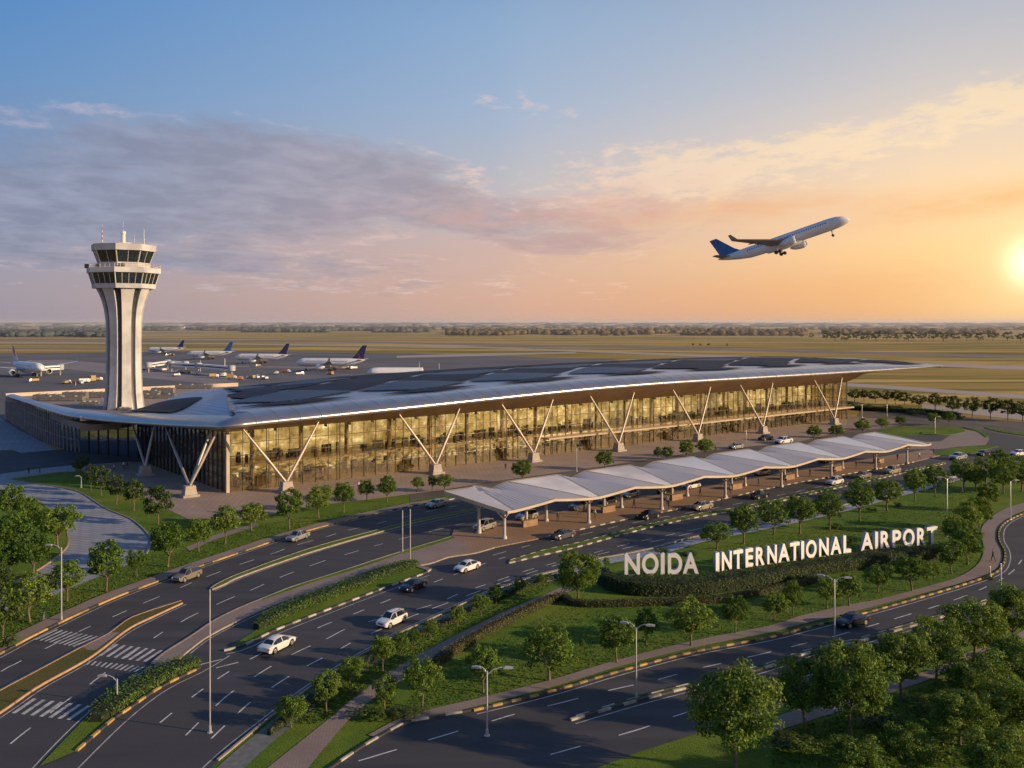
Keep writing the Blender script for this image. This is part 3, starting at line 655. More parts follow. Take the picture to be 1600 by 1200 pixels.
# ---- dark and blue leaf shaped roof panels, each laid over the skin
def leafpanel(j0, j1, q0, q1, skew, kind, bow=.35):
    n = 14; rws = []
    for a in range(n+1):
        t = a/n; wv_ = max(.02, (1-abs(2*t-1)))**.82*(.93+.07*math.sin(math.pi*t))
        jc = j0 + (j1-j0)*t
        qc = (q0+q1)/2 + skew*(t-.5)
        hw = (q1-q0)/2*wv_
        row = []
        for c_ in range(9):
            q = min(.985, max(.01, qc + hw*(c_/4-1))); jf = min(len(idx)-1.01, max(0, jc + bow*hw*10*(c_/4-1)))
            ji = int(jf); fr = jf-ji; p = roofpt(ji, q).lerp(roofpt(ji+1, q), fr); row.append(p + Vector((0, 0, .28)))
        rws.append(row)
    pb = MB(); pb.quadgrid(rws); return pb.build('roof_panel', roof_dark if kind == 'd' else roof_blue, roof, smooth=True)
nj = len(idx); jC = Cidx - L0i
panels = []
leafpanel(4, jC-4.5, .08, .88, .10, 'd', .0)
leafpanel(jC+1.2, jC+9.0, .26, .56, 0, 'd', .3)
leafpanel(jC+1.2, jC+9.0, .62, .93, 0, 'b', .3)
pitch = 15.0
k = 0
random.seed(3)
nrow = 5; qs = .93/nrow
j = jC - 6.0
while j < nj + 8:
    for r_ in range(nrow + 1):
        off = (r_ % 2)*pitch*.5; a0 = j + off + .35; a1 = a0 + pitch - .7; qc = .035 + qs*r_
        if a0 < jC + .5 or a1 > nj - 1 + (6 if r_ < 3 else 0) - (3 if r_ == 0 else 0): continue
        qa, qb = qc - qs*.93, qc + qs*.93
        if r_ == 0: continue
        if qb > .975: qb = .975
        leafpanel(a0, min(nj-1.2, a1), qa + .02, qb, .03*math.sin(j*.7+r_), 'd' if math.sin(j*1.7 + r_*2.3) < .45 else 'b', .5)
    j += pitch; k += 1
for q_ in range(int((nj-jC)/pitch)):
    a0 = jC + 1 + q_*pitch + pitch*.1
    leafpanel(a0, min(nj-3, a0 + pitch*.8), .012, .11, .0, 'd', .2)

# ---- curtain wall in bays
BAYS = 9; bw = S_END/BAYS
LZ = 4.7
for k in range(BAYS):
    s0, s1 = k*bw, (k+1)*bw
    gb = MB(); gb.face([B(s0, 0, 0), B(s1, 0, 0), B(s1, 0, top_z(s1)), B(s0, 0, top_z(s0))])
    g = gb.build('window', glass_gold, term)
    mb = MB(); s = s0 + .2; i = 0
    while s < s1 - .3:
        wd = .15 if i % 3 == 0 else .07
        zt = top_z(s); c_ = B(s, .12, zt/2)
        mb.box(c_, (wd, .16, zt), math.atan2(ba.y, ba.x))
        if random.random() < .28: mb.box(B(s + .55, .08, zt/2), (.08, .12, zt), math.atan2(ba.y, ba.x))
        s += (3.1 if random.random() < .6 else 2.2); i += 1
    for z in (3.1, LZ + .9, 7.6, 10.3):
        mb.box(B((s0+s1)/2, .11, z), (bw-.05, .2, .12 if z != 7.6 else .16), math.atan2(ba.y, ba.x))
    mb.build('mullions', mull_m, g)
rzb = math.atan2(ba.y, ba.x)
# side wall towards the left and recessed entrance walls
def wall_glass(name, a, b_, z0, za, zb, gm, sp_=2.6, lev=(3.2, 6.2, 9.3), wd=.14, mm=None):
    gb = MB(); gb.face([a+Vector((0, 0, z0)), b_+Vector((0, 0, z0)), b_+Vector((0, 0, zb)), a+Vector((0, 0, za))])
    g = gb.build('window', gm, term); mb = MB(); L = (b_-a).length; d = (b_-a).normalized(); rz = math.atan2(d.y, d.x)
    n = Vector((d.y, -d.x, 0));  n = n if n.dot(Vector((0, 0, 0)) - a) > 0 else -n
    k = int(L/sp_)
    for i in range(k+1):
        t = i/k; zt = za + (zb-za)*t; mb.box(a + d*L*t + n*.1 + Vector((0, 0, (z0+zt)/2)), (wd, .3, zt-z0), rz)
    for z in lev:
        if z < min(za, zb)-.3: mb.box((a+b_)/2 + n*.08 + Vector((0, 0, z)), (L-.1, .18, .12), rz)
    mb.build('mullions', mm or mull_m, g); return g
P_side = Vector((-89.6, 224, 0))
wall_glass('w', P1 + bn*0, P_side, 0, 12.75, 11.6, glassmat('side_glass', (.45, .42, .33), (.6, .6, .55), .15), 2.5)
rec = [P_side, Vector((-98.9, 237, 0)), Vector((-119, 246.5, 0))]
for a, b_ in zip(rec, rec[1:]): wall_glass('w', a, b_, 0, 10.9, 10.2, glass_dark, 3.4, (3.6, 7.2))
blue_mull = surf('wing_fin', (.20, .22, .26), (.30, .32, .36), .5, .5, metal=.3)
wpl = resample(smooth(wallpts, 6), n=9)
for a, b_ in zip(wpl, wpl[1:]): wall_glass('w', a, b_, 0, 9.7, 9.8, glassmat('wing_glass', (.10, .12, .12), (.62, .70, .74), .30), 2.3, (3.4, 6.8), .22, blue_mull)
# end pier of the wing and right end wall
pb = MB(); d0 = (wallpts[0]-wallpts[1]).normalized(); pb.box(wallpts[0] + d0*.8 + Vector((0, 0, 4.8)), (1.6, 1.2, 9.6), math.atan2(d0.y, d0.x)); pb.build('end_pier', steel, term)
e0 = B(S_END, 0); e1 = B(S_END, -60)
wall_glass('w', e0, e1, 0, 13.7, 15, glass_gold, 3.0, (3.1, 7.6, 10.5))
# corner post
cb = MB(); cb.box(P1 + Vector((0, 0, 6.3)) + bn*.15, (.7, .7, 12.6), rzb); cb.build('corner_post', steel, term)
# ledge over the ground floor
for s0, s1 in ((86, 104), (104, 128), (128, 156), (156, 200), (200, 232.6)):
    lb = MB(); lb.box(B((s0+s1)/2, 1.6, LZ), (s1-s0-.04, 3.2, .45), rzb); lb.build('entrance_canopy', ledge_m, term)
# ---- interior
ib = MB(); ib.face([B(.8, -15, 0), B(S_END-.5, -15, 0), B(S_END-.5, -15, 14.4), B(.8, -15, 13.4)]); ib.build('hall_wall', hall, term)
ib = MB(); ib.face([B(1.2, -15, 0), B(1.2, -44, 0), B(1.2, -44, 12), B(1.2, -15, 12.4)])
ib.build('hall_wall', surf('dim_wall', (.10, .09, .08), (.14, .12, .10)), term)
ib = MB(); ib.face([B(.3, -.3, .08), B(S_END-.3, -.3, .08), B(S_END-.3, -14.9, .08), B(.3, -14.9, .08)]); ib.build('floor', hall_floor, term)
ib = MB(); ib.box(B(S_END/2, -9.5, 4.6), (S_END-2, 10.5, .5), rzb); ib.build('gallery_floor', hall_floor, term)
hcm = surf('hall_column', (.30, .24, .15), (.38, .30, .19), .5)
for k in range(20):
    cbm = MB(); cbm.tube(B(8+k*11.6, -6.5, 0), B(8+k*11.6, -6.5, 13.5), .55, .5, 10); cbm.build('hall_column', hcm, term)
random.seed(11)
fu = MB()
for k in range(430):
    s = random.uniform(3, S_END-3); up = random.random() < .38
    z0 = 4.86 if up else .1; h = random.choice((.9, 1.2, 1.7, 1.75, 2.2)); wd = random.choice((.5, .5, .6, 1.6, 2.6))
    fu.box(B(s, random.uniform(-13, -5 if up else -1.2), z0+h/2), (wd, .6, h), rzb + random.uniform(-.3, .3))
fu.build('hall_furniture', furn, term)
rbm = MB()
for k in range(38): rbm.box(B(5+k*6, -.8, top_z(k*6)-.35), (.25, 1.2, .5), rzb)
rbm.build('roof_brackets', mull_m, term)
# block behind, closing the volume under the roof
cl = MB(); cl.face([B(6, -15.3, 0), B(S_END-1, -15.3, 0), B(S_END-1, -15.3, 14), B(6, -15.3, 13)]); cl.build('core_wall', conc, term)
# ---- V columns: base block on the plaza, two raking struts to the soffit
def soff(s, t):
    u = t/8; return top_z(s)*(1-u) + (eave_z(s)-.4)*u - .15
vc = [(464, 772), (686, 738.5), (848, 721), (989, 705.5), (1116, 690), (1217, 677), (1321, 662)]
def vcol(base, tops, label):
    t = thing('v_column', label, 'column', tuple(base), 'V shaped struts holding up the terminal roof')
    bb = MB(); bb.box(base + Vector((0, 0, .25)), (3.4, 3.0, .5), rzb); 
    rws = [[base + ba*x*k_ + bn*y*k_ + Vector((0, 0, z)) for x, y in ((-1.3, -1.1), (1.3, -1.1), (1.3, 1.1), (-1.3, 1.1))] for k_, z in ((1, .5), (.85, 1.6), (.8, 2.3))]
    bb.quadgrid(rws, 0, True); bb.face(rws[-1]); bb.build('pier', conc, t)
    for q in tops:
        sb_ = MB(); a = base + (q-base)*.02 + Vector((0, 0, 2.0)); m_ = a.lerp(q, .45)
        sb_.tube(a, m_, .26, .34, 10); sb_.tube(m_, q, .34, .20, 10); sb_.build('strut', steel, t, smooth=True)
        
names = ['V column nearest the glass corner', 'second V column along the glass front from the corner', 'V column rising through the start of the entrance ledge', 'V column in the middle of the glass front', 'V column before the long entrance ledge', 'second last V column along the glass front', 'V column at the far right end under the roof tip']
for (x, y), nme in zip(vc, names):
    b0 = G(x, y + 3); s = (b0-P1).dot(ba); b0 = B(s, 7.0 if s > 5 else 6, 0)
    vcol(b0, [B(s-8.5, 4.6, soff(s-8.5, 4.6)), B(s+8.5, 4.6, soff(s+8.5, 4.6))], nme)
def softop(px): return min((r[1] for r in srows[:Cidx+4]), key=lambda p: abs(p.x/p.y*F + 800 - px)) + Vector((0, 0, .1))
b0 = G(296, 776); vcol(b0, [softop(262), softop(327), softop(341)], 'V column with three struts left of the glass corner')
b0 = G(227, 743); vcol(b0, [softop(206), softop(243)], 'leftmost V column beneath the dark side of the roof')
# ---- flat roof of the wing
bl = [G(9, 619.5, 9.4), G(90, 615.5, 9.4), G(159, 612, 9.4), G(217, 609, 9.4), G(300, 605.5, 9.4), G(372, 602, 9.6), G(372, 604, 9.6)]
poly = [Vector((p.x, p.y, 0)) for p in bl] + [Vector((b_.x, b_.y, 0)) for b_ in [back_at(t) for t in (.26, .18, .13, .08, .04, 0)]] + [Vector((p.x, p.y, 0)) + Nin[i]*1.8 for i, p in reversed(list(enumerate(Wing[:L0i+1])))]
fr = MB()
poly = dedup(poly); slab(fr, poly, 7.5, 9.2); fr.build('flat_roof', flat_m, term)
pp = MB()
blp = resample(bl[:6], 4)
for a, c_ in zip(blp, blp[1:]):
    d = c_-a; pp.box((a+c_)/2*1 + Vector((0, 0, .15)), (d.length, .5, 1.9), math.atan2(d.y, d.x))
pp.build('parapet', parapet_m, term)
# rooftop plant on the flat roof
random.seed(21)
plant_m = surf('plant_box', (.10, .10, .105), (.18, .17, .165), 1, .7)
lbls = ['dark ventilation unit at the left end of the wing roof', 'long low plant box behind the left parapet', 'ventilation unit left of the control tower', 'pair of grey fans beside the tower foot', 'low duct just left of the tower foot', 'plant unit right of the tower foot', 'dark plant box behind the tower on the flat roof', 'rooftop chiller between tower and big roof', 'long sloping duct right of the tower', 'small unit by the back parapet']
for (x, y, L_, wd, h_), lb_ in zip([(75, 624, 9, 3, 1.6), (98, 626, 14, 3, 1.3), (118, 623, 8, 3, 2.2), (146, 621, 10, 3, 1.8), (140, 632, 6, 1.2, .8), (232, 618, 8, 2.4, 1.6), (247, 622, 12, 3, 1.2), (255, 615, 8, 3, 2), (300, 607, 16, 2.4, 1.4), (195, 641, 4, 1.5, .6)], lbls):
    c_ = G(x, y, 9.2); t = thing('roof_plant', lb_, 'ventilation unit', tuple(c_), 'plant units on the wing roof')
    bb = MB(); bb.box(c_ + Vector((0, 0, h_/2+.15)), (L_, wd, h_), R(4)); bb.build('housing', plant_m, t)
    bb = MB()
    for q in range(3):
        o_ = Vector(((q-1)*L_/3.2, 0, h_+.15)); bb.lathe([(.0, .28), (.5, .28), (.6, .0)], tuple(c_+o_), 10)
    bb.build('fan', conc, t)
    bb = MB()
    for q in (-1, 1): bb.box(c_ + Vector((q*L_*.35, 0, .08)), (.3, wd*1.05, .16), R(4))
    bb.build('rail', steel, t)

# ================================================================== CONTROL TOWER
TC = Vector((-120.4, 278, 9.2))
tower = thing('control_tower', 'tall pale fluted air traffic control tower with two glazed decks', 'control tower', tuple(TC))
tcon = surf('tower_concrete', (.46, .47, .48), (.56, .56, .57), .35, .75, c3=(.36, .365, .38), s3=.12)
tdark = surf('tower_groove', (.03, .036, .045), (.05, .056, .065), .5, .3)
tgl = surf('tower_glass', (.012, .018, .020), (.03, .038, .035), .8, .06, spec=.8)
rot0 = R(9.4)
rp = [(9.2, 6.1), (11, 5.8), (14, 5.45), (20, 5.2), (30, 5.1), (36.6, 5.3), (40, 5.75), (42.5, 6.4), (44.5, 7.1), (46.3, 8.0)]
core = MB(); core.lathe([(r*.90, z) for z, r in rp], (TC.x, TC.y, 0), 24, rot=rot0); core.build('shaft_core', tdark, tower, smooth=True)
for k in range(8):
    a0 = rot0 + math.pi/4*k + R(8.0); a1 = rot0 + math.pi/4*(k+1) - R(8.0); rws = []
    for z, r in rp:
        row = []
        for q in range(7):
            t = q/6; ang_ = a0 + (a1-a0)*t; rr = r*(1 - .035*math.sin(math.pi*t)) if True else r
            row.append((TC.x + rr*math.cos(ang_), TC.y + rr*math.sin(ang_), z))
        cin = r*.86
        row = [(TC.x+cin*math.cos(a0), TC.y+cin*math.sin(a0), z)] + row + [(TC.x+cin*math.cos(a1), TC.y+cin*math.sin(a1), z)]
        rws.append(row)
    fb2 = MB(); fb2.quadgrid(rws); fb2.build('shaft_rib', tcon, tower, smooth=True, angle=30)
def oct_ring(prof, name, m, n=8, par=None):
    bb = MB(); bb.lathe([(r/math.cos(math.pi/8)*.925, z) for r, z in prof], (TC.x, TC.y, 0), n, rot=rot0); return bb.build(name, m, par or tower)
oct_ring([(6, 46.2), (9.3, 46.3), (9.5, 47.6), (9.3, 47.7)], 'lower_deck', tcon)
lw_ = oct_ring([(9.3, 47.7), (10.3, 50.9)], 'window_band', tgl)
oct_ring([(10.3, 50.9), (10.9, 51.0), (10.9, 52.5), (10.6, 52.6), (6, 52.6)], 'lower_parapet', tcon)
oct_ring([(7.6, 52.6), (7.7, 54.2), (7.6, 54.25)], 'upper_wall', tcon)
uw_ = oct_ring([(7.6, 54.2), (8.9, 57.7)], 'window_band', tgl)
oct_ring([(8.9, 57.7), (9.5, 57.8), (9.6, 59.7), (9.3, 59.8), (0.01, 59.9)], 'cab_roof', tcon)
def fins(r0, z0, r1, z1, per, name, par, wd=.09):
    bb = MB()
    c8 = 1/math.cos(math.pi/8)*.925
    for k in range(8):
        A0 = rot0 + k*math.pi/4; A1 = A0 + math.pi/4
        for q in range(per+ (0)):
            t = q/per
            pa = Vector((math.cos(A0), math.sin(A0), 0)).lerp(Vector((math.cos(A1), math.sin(A1), 0)), t)*c8
            bb.tube(Vector((TC.x, TC.y, z0)) + pa*(r0+.03), Vector((TC.x, TC.y, z1)) + pa*(r1+.03), wd*(2 if q == 0 else 1), n=5)
    return bb.build(name, tcon if wd > .08 else steel, par)
fins(9.3, 47.7, 10.3, 50.9, 4, 'window_posts', lw_); fins(7.6, 54.2, 8.9, 57.7, 2, 'window_posts', uw_)
# gallery rail
bb = MB(); c8 = 1/math.cos(math.pi/8)*.925
for k in range(8):
    A0 = rot0 + k*math.pi/4; A1 = A0+math.pi/4
    pa = Vector((math.cos(A0), math.sin(A0), 0))*c8*10.7; pb_ = Vector((math.cos(A1), math.sin(A1), 0))*c8*10.7
    for h_ in (53.1, 53.6): bb.tube(Vector((TC.x, TC.y, h_))+pa, Vector((TC.x, TC.y, h_))+pb_, .05, n=4)
    for q in range(5):
        p = pa.lerp(pb_, q/5); bb.tube(Vector((TC.x, TC.y, 52.5))+p, Vector((TC.x, TC.y, 53.6))+p, .05, n=4)
bb.build('gallery_rail', steel, tower)
for c_, d_ in (((TC.x-10.0, TC.y-3, 53.15), (1.2, 1, 1.3)), ((TC.x+3, TC.y-8.6, 53.1), (1.6, 1, 1.2)), ((TC.x-4, TC.y-8.8, 53.0), (1.2, .8, .9))): bb = MB(); bb.box(c_, d_); bb.build('gallery_equipment', plant_m, tower)
bb = MB(); bb.lathe([(2.6, 59.85), (2.4, 60.5), (0.01, 60.5)], (TC.x, TC.y, 0), 10); bb.lathe([(.75, 60.5), (.6, 63.2), (.8, 63.3), (.7, 64.1), (.01, 64.2)], (TC.x-.2, TC.y, 0), 10); bb.build('radar_housing', surf('white_housing', (.55, .53, .50), (.65, .62, .58)), tower)
red = surf('mast_red', (.30, .06, .04), (.4, .09, .06), 2); white_m = surf('mast_white', (.5, .48, .46), (.6, .58, .55), 2)
for x_, h_ in ((-6.3, 6.2), (6.6, 5.2), (3.7, 3.2), (.2, 7.8)):
    bb = MB(); n_ = 8
    for q in range(n_):
        z0 = 59.8 + h_*q/n_; bb.tube((TC.x+x_, TC.y-1, z0), (TC.x+x_, TC.y-1, z0+h_/n_), (.20 if abs(x_) > 5 else .08)*(1-.7*q/n_), n=5, mi=q % 2)
    bb.build('antenna', [red if x_ < 0 else steel, white_m], tower)

# ================================================================== WAVE CANOPY
can_w = surf('white_membrane', (.60, .58, .58), (.70, .67, .66), .12, .55, c3=(.44, .43, .45), s3=.08)
can_d = ribbed('ribbed_grey_sheet', (.34, .34, .38), (.42, .41, .44), .5, .05, .7, R(38), c3=(.25, .25, .28))
can_b = surf('blue_membrane', (.44, .48, .54), (.52, .55, .60), .12, .5)
rim_m = surf('cream_rim', (.42, .35, .25), (.52, .43, .31), .5, .5)
canopy = thing('canopy', 'long white wave roofed canopy over the drop off island', 'canopy', tuple(C(0, -6)))
PER = 19.3; NB = 8; U = 10
def wfac(u): return .05 + .27*u
def cz(s, u):
    x_ = (s/PER) % 1; ph = abs(x_ if x_ < .5 else x_-1); w_ = wfac(u)
    hi = 4.95 + 2.35*u - .35*u*u; lo = 5.75 + .30*u + .25*math.sin(math.pi*u)
    if s < 5: hi = 4.95 + 1.75*u
    f_ = 0 if ph < w_ else (ph-w_)/(.5-w_); f_ = f_*(1-.25*(1-f_))
    return hi*(1-f_) + lo*f_ - .003*s
def cpt(s, u):
    return C(s - 3.5*u*(1 if s > 0 else 1), 1.4 - 13.2*u, cz(s, u))
for bay in range(NB):
    ctr = bay*PER; first, last = bay == 0, bay == NB-1; nS = 7
    sA = ctr - (PER/2 if not first else .6); sB = ctr + (PER/2 if not last else PER*.10)
    rws = []; kinds = []
    def colset(f0, f1, kd):
        for i in range(nS+1):
            rws.append([cpt(ctr + PER*(f0(k/U) + (f1(k/U)-f0(k/U))*i/nS), k/U) for k in range(U+1)]); kinds.append(kd)
    if not first: colset(lambda u: -.5, lambda u: -wfac(u), 1)
    colset((lambda u: -.03) if first else (lambda u: -wfac(u)), (lambda u: .10) if last else (lambda u: wfac(u)), 2 if bay >= 3 else 0)
    if not last: colset(lambda u: wfac(u), lambda u: .5, 1)
    def pick(i, k): return kinds[i]
    cbb = MB(); cbb.quadgrid(rws, pick); cbb.build('membrane', [can_w, can_d, can_b], canopy, smooth=True, angle=7)
    un = MB(); un.quadgrid([[p - Vector((0, 0, .35)) for p in r] for r in rws]); un.build('underside', surf('canopy_soffit', (.20, .17, .14), (.26, .22, .18), .3), canopy, smooth=True)
    rm = MB()
    fr_ = [cpt(sA + (sB-sA)*i/26, 0) for i in range(27)]; br_ = [cpt(sA + (sB-sA)*i/26, 1) for i in range(27)]
    for E_, sg in ((fr_, 1), (br_, -1)):
        rm.quadgrid([[p + Vector((0, 0, .10)) - nv*.3*sg for p in E_], [p + Vector((0, 0, .12)) + nv*.16*sg for p in E_], [p + Vector((0, 0, -.30)) + nv*.16*sg for p in E_], [p + Vector((0, 0, -.30)) - nv*.3*sg for p in E_]])
    if bay == 0:
        E_ = [cpt(-.6, k/U) for k in range(U+1)]; rm.quadgrid([[p + Vector((0, 0, .1)) + av*.3 for p in E_], [p + Vector((0, 0, .12)) - av*.12 for p in E_], [p + Vector((0, 0, -.5)) - av*.12 for p in E_], [p + Vector((0, 0, -.5)) + av*.3 for p in E_]])
    if bay == NB-1:
        E_ = [cpt(sB, k/U) for k in range(U+1)]; rm.quadgrid([[p + Vector((0, 0, .1)) - av*.3 for p in E_], [p + Vector((0, 0, .12)) + av*.12 for p in E_], [p + Vector((0, 0, -.5)) + av*.12 for p in E_], [p + Vector((0, 0, -.5)) - av*.3 for p in E_]])
    rm.build('rim', rim_m, canopy)
    # ridge lines where the facets meet
    rl = MB()
    for sg in (-1, 1):
        pts = []
        for k in range(U+1):
            s_ = bay*PER + PER*sg*wfac(k/U)
            if sA-.1 <= s_ <= sB+.1: pts.append(cpt(s_, k/U) + Vector((0, 0, .05)))
        if len(pts) > 2: rl.quadgrid([[p - av*.10 for p in pts], [p + av*.10 + Vector((0, 0, .05)) for p in pts]])
    if rl.f: rl.build('ridge_batten', steel, canopy)
colm = surf('canopy_column', (.38, .35, .32), (.48, .43, .38), .8, .55)
def ccol(s, t, tri=True):
    p = C(s, t, .18); zt = cz(s+3.5*max(0, (1.4-t)/13.2), (1.4-t)/13.2)
    bb = MB(); bb.lathe([(.46, 0), (.42, .4), (.28, .55), (.25, zt-1.3), (.32, zt-.5)], tuple(p), 10)
    c_ = bb.build('column', colm, canopy, smooth=True, angle=40)
    kb_ = MB()
    for sg in (-1, 1): kb_.tube(p + Vector((0, 0, zt-1.9)), p + av*1.5*sg + Vector((0, 0, zt-.55)), .11, n=6)
    for sg in (-1, 1): kb_.tube(p + Vector((0, 0, zt-1.9)), p + nv*1.3*sg + Vector((0, 0, zt-.55)), .11, n=6)
    kb_.build('bracket', colm, c_)
for k in range(8):
    s = k*18.9
    if s > 128: s = 128
    ccol(s, -.1); ccol(s + (-1 if k == 0 else -5), -5.9)
    if k < 7: ccol(s + 9.3, -5.9)
for k in range(7):
    bb = MB(); bb.box(C(k*19 + 9, -4.6, .75), (3.2, .6, 1.1), math.atan2(av.y, av.x)); bb.box(C(k*19 + 9, -4.6, 1.32), (3.4, .8, .06), math.atan2(av.y, av.x))
    tag(bb.build('bench', surf('bench', (.22, .14, .08), (.3, .2, .12), 1)), ORD[k] + ' low brown kiosk under the wave canopy from the left', 'kiosk', 'kiosks under the wave canopy')
# ================================================================== VEGETATION
def leafmat(name, stops, trans=.25, yel=(.16, .15, .02)):
    m, nt, out = mat(name)
    geo = nt.nodes.new('ShaderNodeNewGeometry'); oi = nt.nodes.new('ShaderNodeObjectInfo')
    r = geo.outputs['Random Per Island']
    n = noise_n(nt, pos(nt), .9, 3)
    f = M(nt, 'ADD', M(nt, 'MULTIPLY', r, .55), M(nt, 'MULTIPLY', n, .45))
    f = M(nt, 'ADD', f, M(nt, 'MULTIPLY_ADD', oi.outputs['Random'], .36, -.18))
    col = ramp(nt, f, stops)
    d = nt.nodes.new('ShaderNodeBsdfPrincipled'); lk(nt, col, d.inputs['Base Color']); d.inputs['Roughness'].default_value = .6; d.inputs['Specular IOR Level'].default_value = .25
    t = nt.nodes.new('ShaderNodeBsdfTranslucent'); lk(nt, mixc(nt, .5, col, yel), t.inputs[0])
    mx = nt.nodes.new('ShaderNodeMixShader'); mx.inputs[0].default_value = trans
    lk(nt, d.outputs[0], mx.inputs[1]); lk(nt, t.outputs[0], mx.inputs[2]); lk(nt, mx.outputs[0], out.inputs[0]); return m
leaf = leafmat('leaves', [(.2, (.030, .080, .010)), (.42, (.072, .15, .018)), (.62, (.115, .20, .026)), (.85, (.21, .27, .040))], .32, (.28, .31, .035))
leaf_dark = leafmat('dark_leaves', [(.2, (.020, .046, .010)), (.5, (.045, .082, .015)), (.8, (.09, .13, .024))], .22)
hedge_m = leafmat('hedge_leaves', [(.2, (.035, .080, .010)), (.5, (.075, .15, .018)), (.8, (.12, .20, .028))], .2)
hedge_dk = leafmat('dark_hedge_leaves', [(.2, (.018, .038, .010)), (.5, (.036, .066, .014)), (.8, (.065, .095, .02))], .15)
hedge_br = leafmat('brown_hedge_leaves', [(.2, (.045, .045, .014)), (.5, (.085, .078, .02)), (.8, (.14, .11, .03))], .2)
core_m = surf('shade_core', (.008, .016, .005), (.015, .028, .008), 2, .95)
bark = surf('bark', (.10, .07, .045), (.17, .125, .085), 3, .9)

def leafquad(V, Fc, p, n, s, rnd):
    # small folded leaf spray: a quad facing about n
    n = n.normalized(); u = n.cross(Vector((rnd.uniform(-1, 1), rnd.uniform(-1, 1), rnd.uniform(-1, 1))))
    if u.length < 1e-3: u = Vector((1, 0, 0))
    u.normalize(); w_ = n.cross(u); a = s*rnd.uniform(.7, 1.25); b_ = s*rnd.uniform(.45, .8)
    i = len(V); V += [tuple(p - u*a), tuple(p + w_*b_), tuple(p + u*a), tuple(p - w_*b_)]; Fc.append((i, i+1, i+2, i+3))
def mkmesh(name, V, Fc, m):
    me = bpy.data.meshes.new(name); me.from_pydata(V, [], Fc); me.materials.append(m)
    if name == 'distant_wood': me.polygons.foreach_set('use_smooth', [True]*len(Fc))
    me.update(); return me
def crown_mesh(seed, nc, nl, ls, shape, m):
    rnd = random.Random(seed); V = []; Fc = []; cl = []
    zc, rx, rz, lop = shape
    tries = 0
    while len(cl) < nc and tries < 4000:
        tries += 1
        d = Vector((rnd.gauss(0, 1), rnd.gauss(0, 1), rnd.gauss(0, .9))).normalized()
        rad = rnd.uniform(.45, 1.0)**.6
        nn = 1 + lop*noise.noise(d*1.6 + Vector((seed*7.1, 0, 0)))
        p = Vector((d.x*rx*rad*nn, d.y*rx*rad*nn, zc + d.z*rz*rad*nn))
        if p.z < zc - rz*.62: continue
        if any((p-q[0]).length < .052 for q in cl): continue
        cl.append((p, rnd.uniform(.065, .125)*(rx/.42)))
    for p, r in cl:
        for _ in range(nl):
            d = Vector((rnd.gauss(0, 1), rnd.gauss(0, 1), rnd.gauss(.25, 1))).normalized()
            q = p + Vector((d.x, d.y, d.z*.72))*r*rnd.uniform(.55, 1.12)
            leafquad(V, Fc, q, d + Vector((rnd.uniform(-.7, .7), rnd.uniform(-.7, .7), rnd.uniform(-.4, .9))), ls, rnd)
    return mkmesh('crown', V, Fc, m)
def trunk_mesh(seed, lean=.03, thick=.022, fork=.3):
    rnd = random.Random(seed); b_ = MB()
    p0 = Vector((0, 0, -.02)); p1 = Vector((rnd.uniform(-lean, lean), rnd.uniform(-lean, lean), fork)); 
    b_.tube(p0, p0.lerp(p1, .3), thick*1.5, thick*1.05, 7); b_.tube(p0.lerp(p1, .3), p1, thick*1.05, thick*.9, 7)
    for k in range(6):
        a = 2*math.pi*k/6 + rnd.uniform(-.4, .4); r = rnd.uniform(.12, .30)
        s0 = p0.lerp(p1, rnd.uniform(.8, 1)); m1 = s0 + Vector((math.cos(a)*r*.5, math.sin(a)*r*.5, .12)); m2 = s0 + Vector((math.cos(a)*r, math.sin(a)*r, rnd.uniform(.25, .42)))
        b_.tube(s0, m1, thick*.6, thick*.4, 5); b_.tube(m1, m2, thick*.4, thick*.15, 5)
        m3 = m1 + Vector((math.cos(a+.8)*.12, math.sin(a+.8)*.12, .2)); b_.tube(m1, m3, thick*.3, thick*.1, 4)
    me = bpy.data.meshes.new('trunk'); me.from_pydata(b_.v, [], b_.f); me.materials.append(bark); me.polygons.foreach_set('use_smooth', [True]*len(me.polygons)); return me
CR = [crown_mesh(i+1, 72, 50, .027, sh, leaf) for i, sh in enumerate([(.63, .41, .37, .22), (.62, .44, .36, .35), (.64, .38, .37, .3), (.62, .43, .38, .42), (.65, .40, .35, .25), (.61, .43, .39, .38)])]
CRB = [crown_mesh(i+31, 120, 95, .019, sh, leaf) for i, sh in enumerate([(.62, .44, .38, .5), (.63, .42, .37, .6), (.61, .46, .39, .55)])]
CRD = [crown_mesh(i+51, 50, 40, .032, sh, leaf_dark) for i, sh in enumerate([(.60, .42, .38, .35), (.62, .40, .36, .5), (.60, .44, .40, .4)])]
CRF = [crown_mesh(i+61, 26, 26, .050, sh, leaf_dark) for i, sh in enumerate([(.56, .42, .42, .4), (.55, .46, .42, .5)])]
TR = [trunk_mesh(i+1) for i in range(5)]
tree_n = [0]
def tree(x, y, top, wpx, label, group=None, kind='n', world=None, h=None, name='tree'):
    p = G(x, y) if world is None else world
    sc_ = (y-HY)/H
    hh = h or (y-top)/sc_*1.04; ww = wpx/sc_/.86 * 1.0
    t = thing(name, label, 'tree', tuple(p), group)
    n = tree_n[0]; tree_n[0] += 1; rnd = random.Random(n*13+5)
    lst = {'n': CR, 'b': CRB, 'd': CRD, 'f': CRF}[kind]
    cr = bpy.data.objects.new('crown', lst[n % len(lst)]); tr = bpy.data.objects.new('trunk', TR[n % len(TR)])
    for o in (cr, tr): COL.objects.link(o); o.parent = t
    t.scale = (ww, ww, hh); t.rotation_euler = (0, 0, rnd.uniform(0, 6.28))
    return t
